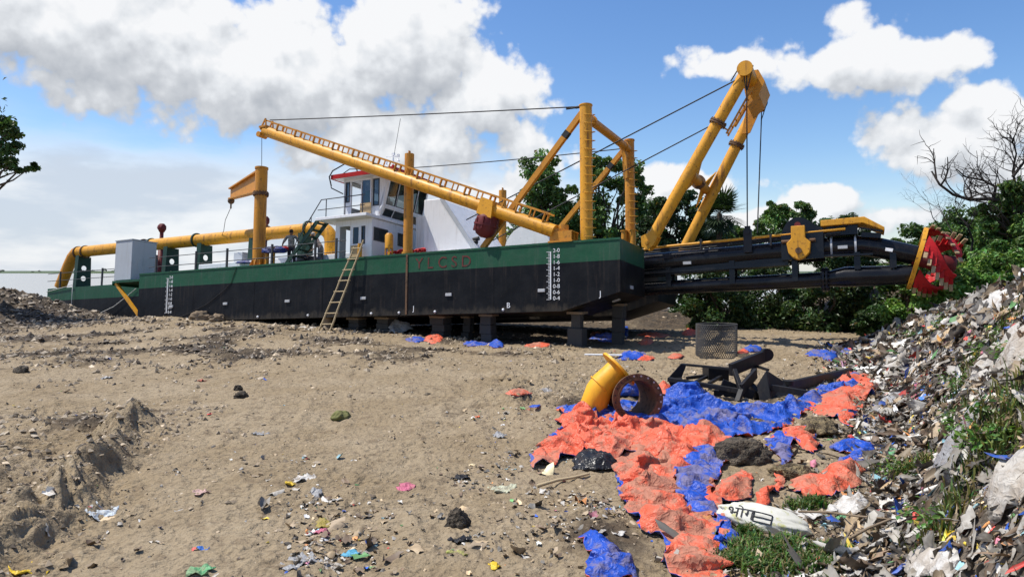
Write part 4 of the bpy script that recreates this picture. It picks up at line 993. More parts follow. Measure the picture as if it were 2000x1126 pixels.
a = MB(); a.sphere((-11.0, 2.6, 4.35), .06, 8, 5); a.sphere((-10.6, 2.2, 3.9), .07, 8, 5); part(a, 'red_lamp', M['red'], RF)
a = MB(); a.tube([(-12.95, .95, 3.3), (-13.05, .92, 3.7), (-12.9, .95, 3.95), (-12.3, 1.1, 4.25), (-11.9, 1.2, 4.2), (-11.75, 1.2, 3.75)], .028, 6); a.tube([(-13.0, .95, 3.5), (-12.9, .9, 3.2), (-12.6, 1.3, 3.0)], .025, 6); a.tube([(-12.6, 1.1, 3.75), (-12.2, 1.2, 4.0), (-11.6, 1.3, 3.95), (-11.4, 1.3, 3.72)], .02, 6); part(a, 'loose_hose', M['wire'], RF)

# engine casing and other deck houses ahead of the wheelhouse
a = MB(); a.prism([(-8.95, 2.0, .003), (-8.95, 2.0, 2.52), (-8.15, 2.0, 2.50), (-6.35, 2.0, .003)], (0, 3.2, 0)); ec = part(a, 'engine_casing', M['white'], None, None, .03)
a = MB(); a.bar((-8.10, 1.98, 2.50), (-6.32, 1.98, .04), .035, .16); a.tube([(-8.45, 2.4, 2.5), (-8.45, 2.4, 2.62), (-8.25, 2.4, 2.62), (-8.25, 2.4, 2.5)], .02, 6); part(a, 'casing_edge', M['grey'], ec)
a = MB(); a.box(-9.75, -8.97, 2.6, 4.6, .003, 2.0); part(a, 'casing_box', M['white'], ec)
a = MB(); a.box(-8.9, -5.4, .8, 1.9, .003, .14); part(a, 'deck_coaming', M['white'])
a = MB()
ptsd = [(-5.9 + 1.05 - 1.05 * math.cos(t), 3.2, 1.35 * math.sin(t) ** .8 + .003) for t in np.linspace(0, math.pi, 14)]; a.prism(ptsd, (0, 1.8, 0)); part(a, 'vent_hood', M['white'])
a = MB(); a.tube([(-6.85, 2.6, .0), (-6.85, 2.6, .62)], .07, 8); a.sphere((-6.85, 2.6, .72), .12, 8, 6, (1, 1, .8)); a.tube([(-6.95, 2.6, .83), (-6.7, 2.6, .86)], .09, 8); part(a, 'deck_valve', M['wire'])
a = MB(); a.tube([(-5.2, .7, .08), (-4.2, .7, .10), (-3.4, .8, .06)], .05, 8); a.tube([(-4.6, 1.0, .14), (-3.0, .9, .09)], .05, 8); part(a, 'deck_hose', M['blacks'])
a = MB(); a.tube([(-9.62, .62, .38), (-9.62, .62, .9), (-9.62, .62, .98)], [.165, .165, .10], 16)
for i in range(4): t = .785 + i * 1.5708; a.bar((-9.62 + .13 * math.cos(t), .62 + .13 * math.sin(t), 0), (-9.62 + .13 * math.cos(t), .62 + .13 * math.sin(t), .4), .05, .05)
part(a, 'deck_vent', Y_)
rg = random.Random(3); a = MB()
for i in range(11):
    cx, cy, cz = -9.85 + rg.random() * 1.3, 1.0 + rg.random() * .6, .12 + rg.random() * .2; r = .14 + .08 * rg.random(); tl = rg.random() * 1.2
    a.tube([(cx + r * math.cos(t), cy + r * math.sin(t) * math.cos(tl), cz + r * math.sin(t) * math.sin(tl)) for t in np.linspace(0, 6.0, 12)], .05, 6)
tag(part(a, 'hose_bundle', M['red']), 'red coiled hose bundle lying beside the yellow deck vent', 'hose'); HB = COL.objects['hose_bundle']; HB.parent = None; HB.matrix_world = DM
a = MB(); a.box(-14.9, -13.9, 1.0, 1.9, .003, .25); a.tube([(-14.6, 1.0, .3), (-14.6, 1.8, .3)], .22, 14); a.tube([(-14.1, 1.1, .26), (-14.1, 1.7, .26)], .16, 12); part(a, 'deck_winch', M['blacks'])
a = MB(); a.box(-17.2, -16.6 + 1.2, 1.6, 2.0, .003, .3); part(a, 'winch_base', M['grey'])

# cutter ladder with its pipes
YC = 3.6; a = MB()
tp = [(-3.5, YC, -.62), (0, YC, -.42), (4.4, YC, -.27), (5.9, YC, -.21), (6.9, YC, -.22), (7.4, YC, -.33), (8.45, YC, -.64)]
a.tube(tp, [.40, .38, .335, .325, .325, .325, .30], 26); CL = part(a, 'cutter_ladder', M['blacks'])
a = MB(); a.tube([(-3.5, YC, -1.38), (-.3, YC, -1.32), (5.72, YC, -1.26)], .25, 22); a.tube([(5.85, YC, -1.25), (6.4, YC, -1.2), (8.3, YC, -1.22)], [.25, .33, .30], 22)
sp_ = part(a, 'suction_pipe', M['blacks'], CL)
a = MB(); a.ring((5.74, YC, -1.26), (1, 0, 0), .40, .24, .06); a.ring((5.84, YC, -1.26), (1, 0, 0), .40, .24, .06)
for i in range(14): t = i * .4488; a.tube([(5.66, YC + .34 * math.cos(t), -1.26 + .34 * math.sin(t)), (5.92, YC + .34 * math.cos(t), -1.26 + .34 * math.sin(t))], .028, 6)
part(a, 'suction_flange', M['blacks'], CL)
a = MB()
for x in (.7, 2.9, 4.9, 6.75, 7.75):
    a.box(x - .09, x + .09, YC - .30, YC - .27, -1.30 if x < 6 else -1.0, -.45); a.box(x - .09, x + .09, YC + .27, YC + .30, -1.30 if x < 6 else -1.0, -.45); a.box(x - .02, x + .02, YC - .27, YC + .27, -1.1, -.5)
a.hexa([(-3, YC - .26, -1.0), (4.7, YC - .26, -.74), (4.7, YC + .26, -.74), (-3, YC + .26, -1.0), (-3, YC - .26, -.6), (4.7, YC - .26, -.5), (4.7, YC + .26, -.5), (-3, YC + .26, -.6)])  # dark box beam added to stand for the shaded underside of the upper pipe
a.bar((-1, YC - .34, -.80), (4.7, YC - .34, -.72), .05, .09); a.bar((5.8, YC - .36, -.52), (7.2, YC - .36, -.55), .06, .06)
part(a, 'ladder_web', M['blacks'], CL)
for x, z in ((6.02, -.21), (6.72, -.22)):
    a = MB(); a.ring((x, YC, z), (1, 0, 0), .36, .31, .06); part(a, 'pipe_clamp', M['zinc'], CL)
for x, z in ((1.4, -.66), (6.35, -.43)):
    a = MB(); a.box(x - .14, x + .14, YC - .42, YC - .33, z - .05 + .15, z + .05 + .15); part(a, 'zinc_anode', M['zinc'], CL)
a = MB(); a.bar((7.55, YC - .36, -.42), (7.75, YC - .36, -.47), .03, .10); part(a, 'white_plate', M['markw'], CL)
a = MB(); a.tube([(-.3, YC - .42, .02), (0.1, YC - .42, .10), (6.45, YC - .42, .30)], .048, 10); part(a, 'grease_pipe', Y_, CL)
a = MB()
for dy, dz, r in ((-.42, -.10, .02), (-.35, -.15, .018), (-.25, -.12, .025), (-.1, .0, .03)): a.tube([(-.2, YC + dy, .07 + dz), (6.3, YC + dy, .28 + dz)], r, 6)
for x in (1.9, 4.2): a.box(x - .03, x + .03, YC - .5, YC - .36, -.1, .30)
part(a, 'cable_run', M['wire'], CL)
a = MB(); pl_ = [(4.52, -.60), (5.80, -.60), (5.80, .38), (5.55, .5), (5.38, .66), (5.2, .76), (5.05, .79), (4.9, .76), (4.72, .64), (4.6, .45), (4.52, .2)]
for y in (YC - .46, YC + .42): a.prism([(u, y, v) for u, v in pl_], (0, .04, 0))
a.box(4.6, 5.75, YC - .40, YC + .40, .30, .34); sp2_ = part(a, 'side_plate', M['blacks'], CL)
a = MB(); a.tube([(5.05, YC - .56, .52), (5.05, YC + .5, .52)], .10, 14); part(a, 'pivot_pin', M['dred'], sp2_)
a = MB(); y = YC - .74
a.prism([(4.86, y, .46), (5.28, y, .46), (5.28, y, .06), (5.44, y, -.10), (5.40, y, -.42), (5.25, y, -.58), (5.06, y, -.66), (4.9, y, -.58), (4.76, y, -.42), (4.71, y, -.10), (4.86, y, .06)], (0, .24, 0)); sg = part(a, 'sheave_guard', Y_, CL, None, .02)
a = MB(); a.tube([(5.07, y - .06, -.36), (5.07, y + .3, -.36)], .10, 16); a.tube([(4.55, y + .12, -.02), (5.58, y + .12, -.02)], .055, 10); part(a, 'sheave_pin', M['rust'], sg)
a = MB(); a.box(3.34, 3.60, YC - .52, YC - .36, -.28, .50); a.box(3.38, 3.56, YC - .50, YC - .38, .50, .62); a.tube([(3.47, YC - .56, .40), (3.47, YC - .3, .40)], .07, 10); part(a, 'hoist_block', M['wire'], CL)
a = MB(); hd = [(5.74, .42), (5.74, .62), (7.0, .64), (7.55, .26), (7.55, .14), (6.95, .44)]
a.prism([(u, YC - .50, v) for u, v in hd], (0, 1.0, 0)); part(a, 'drive_hood', Y_, CL, None, .02)
a = MB(); a.box(5.9, 6.8, YC - .36, YC + .36, .12, .42); a.tube([(6.0, YC - .42, .32), (6.5, YC - .42, .42)], .04, 8); a.bar((6.9, YC - .3, .1), (7.45, YC - .3, .02), .06, .16); a.bar((6.85, YC - .42, .30), (7.5, YC - .42, .14), .05, .05); part(a, 'drive_unit', M['blacks'], CL)

# cutter head
CUT_PH = .28
C0 = Vector((8.42, YC, -.72)); ca = Vector((.958, 0, -.287)).normalized(); cy_ = Vector((0, 1, 0)); cz_ = ca.cross(cy_).normalized() * -1
if cz_.z < 0: cz_ = -cz_
def cut(t, r, ang): return C0 + ca * t + (cy_ * math.cos(ang) + cz_ * math.sin(ang)) * r
a = MB(); a.ring(C0, ca, .98, .80, .12, 40); rgp = part(a, 'cutter_ring', Y_, CL)
a = MB(); a.tube([C0 - ca * .12, C0 + ca * .55, C0 + ca * .95, C0 + ca * 1.05], [.24, .24, .30, .14], 18); part(a, 'cutter_hub', M['dred'], CL)
for k in range(5):
    ph = k * math.pi * .4 + CUT_PH; rows = []; a = MB()
    for i in range(11):
        u = i / 10; ang = ph + 1.25 * u; t = .06 + .98 * u; r = .92 * math.sqrt(max(0, 1 - (.84 * u) ** 2.4)) + .05; w = .44 - .18 * u
        q4 = [cut(t + .06 * f, r * (1 - .05 * f), ang - w * f) for f in (0, .33, .66, 1)]; q5 = [p + (cut(t, r * .8, ang - w * f) - cut(t, r, ang - w * f)).normalized() * .07 for p, f in zip(q4, (0, .33, .66, 1))]
        rows.append(q4 + q5[::-1])
    vs = [p for rw in rows for p in rw]
    a.add(vs, [(i * 8 + j, i * 8 + (j + 1) % 8, (i + 1) * 8 + (j + 1) % 8, (i + 1) * 8 + j) for i in range(10) for j in range(8)] + [tuple(range(8)), tuple(range(87, 79, -1))])
    teeth = []
    for i in range(7):
        u = (i + .6) / 7; ang = ph + 1.25 * u; t = .06 + .98 * u; r = .92 * math.sqrt(max(0, 1 - (.84 * u) ** 2.4)) + .05
        p = cut(t, r - .03, ang); out = (cut(t, r + 1, ang) - p).normalized(); tang = (cut(t, r, ang + .05) - cut(t, r, ang)).normalized(); d = (tang * .9 + out * (.30 + .25 * u) + ca * .30 * u).normalized()
        a.bar(p - d * .10, p + d * .15, .11, .09, up=out)
        b = MB(); b.bar(p + d * .145, p + d * .37, .10, .045, up=out); teeth.append(b)
    bl_ = part(a, 'cutter_blade', M['red'], CL)
    for b in teeth: part(b, 'cutter_tooth', M['tan'], bl_)

# ropes and small gear hanging on the hull
def rope(pts, r, mat, name):
    a = MB(); a.tube(pts, r, 6); return part(a, name, M[mat])
rope([(-34.9, 1.96, -.28), (-33.6, 1.94, -.13), (-32.4, 1.92, .02), (-32.35, 1.9, -1.0), (-32.2, 1.85, -1.75), (-31.2, 1.85, -1.82), (-29.8, 1.87, -1.66), (-28.6, 1.9, -1.30), (-27.5, 1.92, -.75), (-26.9, 1.95, -.4)], .02, 'rope', 'mooring_rope')
rope([(-21.0, -.02, -2.15), (-20.2, -.03, -1.95), (-19.0, -.03, -1.55), (-18.0, -.03, -1.0), (-17.6, -.02, -.7), (-17.3, -.02, -.02)], .012, 'wire', 'hanging_cable')
# ------------------------------------------------------------------ things standing and lying about
def pier(px, py, w, top_l, label, two=False, y=.9):
    """concrete block pier under the hull; top_l = hull point it carries"""
    p = gp(px, py); t = DM @ Vector(top_l); base = Vector((t.x, t.y, zt(t.x, t.y) - .1)); o = empty('support_pier', base, label, 'support block', 'support piers under the hull', (0, 0, math.radians(-27)))
    hgt = t.z - base.z; a = MB()
    if two:
        a.box(-w * .5, w * .5, -w * .5, w * .5, 0, hgt * .56); a.build('lower_block', M['conc'], o, .02)
        b = MB(); b.box(-w * .32, w * .32, -w * .32, w * .32, hgt * .56, hgt - .06); b.build('upper_block', M['conc'], o, .02)
    else:
        rg = random.Random(px); z0_ = 0.
        for k, zz in enumerate((.36, .70, 1.)):
            b = MB(); jx, jy, jw = rg.uniform(-.05, .05), rg.uniform(-.04, .04), w * rg.uniform(.86, 1.0); z1_ = (hgt - .06) * zz
            b.box(jx - jw / 2, jx + jw / 2, jy - jw / 2, jy + jw / 2, z0_ + (.004 if k else 0), z1_); b.build('block', M['conc'], o, .025); z0_ = z1_
    c = MB(); c.box(-w * .55, w * .55, -w * .5, w * .5, hgt - .06, hgt + .02); c.build('packing_board', M['wood'], o)


for px, py, w, tl, lb, two in [
        (1132, 693, .52, (-1.75, .7, -2.30), 'two part concrete pier under the near bow corner, nearest of all the piers', True),
        (1237, 682, .42, (-.8, 2.3, -1.95), 'slim dark pier under the bow, right of the two part pier', False),
        (920, 670, .50, (-5.2, .75, -2.30), 'dark concrete pier below the end of the red lettering', False),
        (870, 657, .36, (-6.6, 1.6, -2.30), 'narrow dark pier set back between two wider piers', False),
        (820, 655, .62, (-7.4, 1.0, -2.30), 'wide dark pier under the rust stained hull seam', False),
        (710, 653, .62, (-9.9, .9, -2.30), 'wide dark pier right of the bamboo ladder feet', False),
        (668, 650, .55, (-11.3, .8, -2.30), 'dark pier right behind the bamboo ladder', False)]:
    pier(px, py, w, tl, lb, two)
p = DM @ Vector((-12.4, .35, -2.3)); a = MB(); b0 = zt(p.x, p.y) - .1
a.tube([(0, 0, 0), (0, 0, p.z - b0 + .03)], .2, 12); o = a.build('log_prop', M['wood']); o.location = (p.x, p.y, b0); tag(o, 'short round timber log standing under the hull left of the ladder', 'log')

# bamboo ladder leaning on the hull
ft = Vector((-7.27, 26.65, 0)); ft.z = zt(ft.x, ft.y); tp_ = DM @ Vector((-10.55, -.06, .55)); o = empty('bamboo_ladder', ft, 'weathered bamboo ladder leaning against the hull side', 'ladder')
ax = Vector((.89, -.45, .05)); v0, v1 = Vector((0, 0, -.05)), tp_ - ft
for s_ in (-1, 1):
    a = MB(); q0 = v0 + ax * .29 * s_; q1 = v1 + ax * .23 * s_ + Vector((0, 0, .12 * s_)); a.tube([q0.lerp(q1, i / 8) + ax * .015 * math.sin(i * 2.1) for i in range(9)], [.036, .04, .034, .038, .033, .036, .032, .034, .03], 8); a.build('rail', M['bamboo'], o)
for i in range(8):
    t = .09 + i * .122; c_ = v0.lerp(v1, t); w = .33 - .06 * t; a = MB(); a.tube([c_ - ax * w, c_ + ax * w], .024, 7); a.build('rung', M['bamboo'], o)


def skin_body(name, joints, edges, root, mat, parent, sub=1):
    ks = list(joints); me = bpy.data.meshes.new(name); me.from_pydata([joints[k][:3] for k in ks], [(ks.index(a), ks.index(b)) for a, b in edges], [])
    o = link(bpy.data.objects.new(name, me), parent); o.modifiers.new('skin', 'SKIN'); sv = me.skin_vertices[0].data
    for i, k in enumerate(ks):
        r = joints[k][3]; sv[i].radius = (r, r) if not isinstance(r, tuple) else r; sv[i].use_root = (k == root)
    m = o.modifiers.new('sub', 'SUBSURF'); m.levels = sub; m.render_levels = sub; me.materials.append(mat)
    m.show_viewport = True
    dg = bpy.context.evaluated_depsgraph_get(); me2 = bpy.data.meshes.new_from_object(o.evaluated_get(dg)); o.modifiers.clear(); o.data = me2
    me2.polygons.foreach_set('use_smooth', [True] * len(me2.polygons)); me2.materials.clear(); me2.materials.append(mat)
    return o


m_skin = paint('brown_skin', (.17, .085, .045), .55, (.12, .06, .03), .2, False)
m_hair = paint('black_hair', (.012, .010, .009), .6, (.02, .015, .01), .2, False)
m_eye = paint('eye_white', (.6, .6, .58), .3, (.5, .5, .5), .1, False)
def shirt_mat(name, a_, b_):
    m, N, B = base_mat(name); n = N.noise(co(N), 16, 4, .6); N.put(B.inputs['Base Color'], N.mix(N.ss(n, .42, .58), a_, b_)); B.inputs['Roughness'].default_value = .85; return m
def person(label, loc, rz, bend, armL, armR, shirt, trousers, hat=None):
    """1.66 m figure facing +y before rotation; arms given as (elbow, wrist) in body space"""
    o = empty('person', loc, label, 'person', None, (0, 0, rz)); by = math.sin(bend); bz = math.cos(bend)
    def up(z, y=0): return (0, by * (z - .90) + y * bz, .90 + (z - .90) * bz - y * by)
    J = {'pel': (0, 0, .90, (.13, .10)), 'waist': (*up(1.05), (.125, .09)), 'chest': (*up(1.25), (.15, .10)), 'neckb': (*up(1.40), (.07, .06)), 'neck': (*up(1.46), .05), 'chin': (*up(1.52, .01), (.06, .07)), 'head': (*up(1.59, .01), (.075, .092)), 'crown': (*up(1.655), (.055, .07)), 'nose': (*up(1.565, .10), .014)}
    E_ = [('pel', 'waist'), ('waist', 'chest'), ('chest', 'neckb'), ('neckb', 'neck'), ('neck', 'chin'), ('chin', 'head'), ('head', 'crown'), ('head', 'nose')]
    for s_, nm, arm in ((-1, 'L', armL), (1, 'R', armR)):
        J['hip' + nm] = (.09 * s_, 0, .84, .085); J['knee' + nm] = (.11 * s_, .03, .46, .055); J['ank' + nm] = (.12 * s_, -.02, .08, .035); J['toe' + nm] = (.14 * s_, .14, .03, .03)
        J['ear' + nm] = (s_ * .088, up(1.57)[1], up(1.57)[2], .015)
        sh = up(1.37); J['sho' + nm] = (.19 * s_, sh[1], sh[2], .055); el, wr = arm; J['elb' + nm] = (*el, .040); J['wri' + nm] = (*wr, .027)
        d = (Vector(wr) - Vector(el)).normalized(); sd = d.cross(Vector((0, 0, 1))).normalized() if abs(d.z) < .9 else Vector((0, 1, 0)); pm = Vector(wr) + d * .07; J['palm' + nm] = (*pm, .03)
        E_ += [('pel', 'hip' + nm), ('hip' + nm, 'knee' + nm), ('knee' + nm, 'ank' + nm), ('ank' + nm, 'toe' + nm), ('head', 'ear' + nm), ('neckb', 'sho' + nm), ('sho' + nm, 'elb' + nm), ('elb' + nm, 'wri' + nm), ('wri' + nm, 'palm' + nm)]
        for f in range(5):
            b_ = pm + sd * (f - 1.5) * .018 + d * .03 if f < 4 else Vector(wr) + d * .04 + sd * -.045
            L = (.065, .075, .07, .055, .045)[f]; J['f%d%s' % (f, nm)] = (*b_, .010); J['g%d%s' % (f, nm)] = (*(b_ + d * L + Vector((0, .012, -.012))), .008); E_ += [('palm' + nm if f < 4 else 'wri' + nm, 'f%d%s' % (f, nm)), ('f%d%s' % (f, nm), 'g%d%s' % (f, nm))]
    skin_body('body', J, E_, 'pel', m_skin, o)
    K = lambda k, r: (*J[k][:3], r)
    T = {'w': (*up(1.00), (.145, .11)), 'p': (0, 0, .90, (.155, .12))}; Et = [('w', 'p')]
    for nm in 'LR':
        T['h' + nm] = K('hip' + nm, .10); T['k' + nm] = K('knee' + nm, .075); T['a' + nm] = (J['ank' + nm][0], J['ank' + nm][1], .12, .062); Et += [('p', 'h' + nm), ('h' + nm, 'k' + nm), ('k' + nm, 'a' + nm)]
    skin_body('trousers', T, Et, 'p', trousers, o)
    C_ = {'hem': (*up(.92), (.16, .125)), 'w': (*up(1.06), (.15, .115)), 'c': (*up(1.26), (.172, .122)), 'n': (*up(1.405), (.085, .075))}; Ec = [('hem', 'w'), ('w', 'c'), ('c', 'n')]
    for nm in 'LR':
        C_['s' + nm] = K('sho' + nm, .075); q = Vector(J['sho' + nm][:3]).lerp(Vector(J['elb' + nm][:3]), .95); C_['e' + nm] = (*q, .058); Ec += [('n', 's' + nm), ('s' + nm, 'e' + nm)]
    skin_body('shirt', C_, Ec, 'w', shirt, o)
    hd = Vector(up(1.60, -.012)); a = MB(); a.sphere(hd + Vector((0, -.01, .035)), .098, 14, 10, (.92, 1.08, .80)); a.build('hair', hat or m_hair, o)
    for s_ in (-1, 1): a = MB(); a.sphere(Vector(up(1.59, .088)) + Vector((.033 * s_, 0, 0)), .012, 8, 6); a.build('eye', m_eye, o)
    a = MB(); q = Vector(up(1.528, .085)); a.box(q.x - .025, q.x + .025, q.y - .005, q.y + .008, q.z - .005, q.z + .005); a.build('mouth', M['dred'], o)
    return o


def deck(x, y): return DM @ Vector((x, y, .01))
person('man in grey patterned shirt and dark trousers standing on deck, seen from behind', deck(-15.55, 1.45), math.radians(8), .06, ((-.36, .02, 1.10), (-.42, .16, .92)), ((.34, .0, 1.12), (.30, .18, .98)), shirt_mat('grey_patterned_shirt', (.30, .29, .24), (.13, .14, .12)), paint('dark_trousers', (.035, .035, .045), .85, amt=.2))
person('person in a pale brown shirt bending forward behind the deck stair', deck(-14.35, 2.0), math.radians(75), .62, ((-.22, .30, .95), (-.14, .46, .80)), ((.22, .32, .95), (.14, .48, .82)), shirt_mat('pale_brown_shirt', (.42, .31, .25), (.28, .20, .16)), paint('grey_trousers', (.16, .15, .15), .85, amt=.2), paint('pale_headcloth', (.40, .36, .32), .9, amt=.2))
# loose things on deck


def blob(name, c, r, sc, mat, label, cat, seed, group=None, amp=.35, sub=4, rot=0.):
    bm = bmesh.new(); bmesh.ops.create_icosphere(bm, subdivisions=sub, radius=1); P = np.array([v.co[:] for v in bm.verts]); s0 = seed * 3.7
    d = amp * (ridged(P[:, 0] * 1.3 + s0 + P[:, 2], P[:, 1] * 1.3 - s0, 4, seed) * .35 + .35 * fbm(P[:, 1] * 1.1 + P[:, 2] * 1.7 + s0, P[:, 0], 3, seed + 9)); P = P * (1 + d)[:, None] * np.array(sc) * r
    P[:, 2] = np.where(P[:, 2] < -.35 * r * sc[2], -.35 * r * sc[2] + (P[:, 2] + .35 * r * sc[2]) * .2, P[:, 2])
    cr, sr = math.cos(rot), math.sin(rot); P = np.stack([P[:, 0] * cr - P[:, 1] * sr, P[:, 0] * sr + P[:, 1] * cr, P[:, 2]], 1)
    for v, q in zip(bm.verts, P): v.co = q
    me = bpy.data.meshes.new(name); bm.to_mesh(me); bm.free(); me.polygons.foreach_set('use_smooth', [True] * len(me.polygons)); me.materials.append(mat)
    o = link(bpy.data.objects.new(name, me)); o.location = Vector(c) + Vector((0, 0, .3 * r * sc[2])); return tag(o, label, cat, group)


blob('tarpaulin', deck(-15.85, .75) + Vector((0, 0, .62)), .36, (1.35, .7, .55), M['navy'], 'crumpled blue tarpaulin thrown over the yellow bollards beside the davit post', 'tarpaulin', 4)
blob('tarpaulin', deck(-19.0, 2.3) + Vector((0, 0, .5)), .34, (1.8, .6, .3), M['navy'], 'blue sheet lying folded on the white hatch by the railing', 'tarpaulin', 5)
blob('cloth', deck(-15.3, 1.2) + Vector((-.3, -.05, .75)), .15, (1.2, .8, .8), M['red'], 'small red cloth in the left hand of the man on deck', 'cloth', 6, None, .3, 3)


# tarpaulins on the ground
def crumple(x, y, seed, sc=1.):
    """wrinkle height: long creases in a few directions with sharp crests, flatter panels between"""
    rng = random.Random(seed); h = 0.
    wx = x + .30 * fbm(x * .9 * sc, y * .9 * sc, 2, seed + 50); wy = y + .30 * fbm(x * .9 * sc, y * .9 * sc, 2, seed + 60)
    t0 = rng.random() * 3.14
    for k, (fa, fl, am, pw) in enumerate([(1.1, .45, .40, 1.5), (2.2, .6, .30, 1.8), (1.7, .5, .26, 1.8), (4.2, 1.1, .16, 1.6), (6.5, 2.0, .09, 1.3)]):
        t = t0 + k * 1.05 + .3 * rng.random(); ca_, sa_ = math.cos(t), math.sin(t)
        r = 1 - np.clip(np.abs(perlin((wx * ca_ + wy * sa_) * fa * sc, (-wx * sa_ + wy * ca_) * fl * sc, seed + k)) * 1.9, 0, 1)
        h = h + am * (r ** pw * 2 - .75)
    return h


def simulate(o, rest=1.16, bend=2., frames=42, pin=14):
    """let the sheet, a little larger than its outline, settle on the ground as cloth"""
    me = o.data; n = len(me.vertices); P = np.array([v.co[:] for v in me.vertices]); L = np.array(o.location)
    x0, y0 = P[:, :2].min(0) - .6; x1, y1 = P[:, :2].max(0) + .6; m = 40
    ax_, ay_ = np.meshgrid(np.linspace(x0, x1, m), np.linspace(y0, y1, m)); az_ = terrain(ax_.ravel() + L[0], ay_.ravel() + L[1], False) - L[2] + .035
    ix = np.arange(m * m).reshape(m, m); f = np.stack([ix[:-1, :-1], ix[:-1, 1:], ix[1:, 1:], ix[1:, :-1]], -1).reshape(-1, 4)
    fl = bpy.data.meshes.new('floor'); fl.from_pydata(np.stack([ax_.ravel(), ay_.ravel(), az_], 1).tolist(), [], f.tolist()); fo = link(bpy.data.objects.new('floor', fl)); fo.location = o.location
    fo.modifiers.new('collision', 'COLLISION'); fo.collision.thickness_outer = .01; fo.collision.cloth_friction = 30
    c = o.modifiers.new('cloth', 'CLOTH'); q = c.settings; q.quality = 6; q.mass = .15; q.tension_stiffness = 12; q.compression_stiffness = 12; q.shear_stiffness = 6; q.bending_stiffness = bend; q.air_damping = 2
    q.shrink_min = q.shrink_max = 1 - rest
    k = c.collision_settings; k.distance_min = .008; k.use_self_collision = True; k.self_distance_min = .012; k.self_friction = 8
    bm = bmesh.new(); bm.from_mesh(me); bv = [v.index for v in bm.verts if v.is_boundary]; bm.free()
    vg = o.vertex_groups.new(name='pin'); vg.add(bv[::pin], 1., 'ADD'); q.vertex_group_mass = 'pin'
    c.point_cache.frame_start = 1; c.point_cache.frame_end = frames
    for fr in range(1, frames + 1): S.frame_set(fr)
    ev = o.evaluated_get(bpy.context.evaluated_depsgraph_get()); Q = np.zeros(n * 3, np.float32); ev.data.vertices.foreach_get('co', Q)
    o.modifiers.clear(); o.vertex_groups.clear()
    if np.isfinite(Q).all() and np.abs(Q.reshape(-1, 3) - P).max() < 1.5: me.vertices.foreach_set('co', Q); me.update()
    bpy.data.objects.remove(fo); S.frame_set(1)


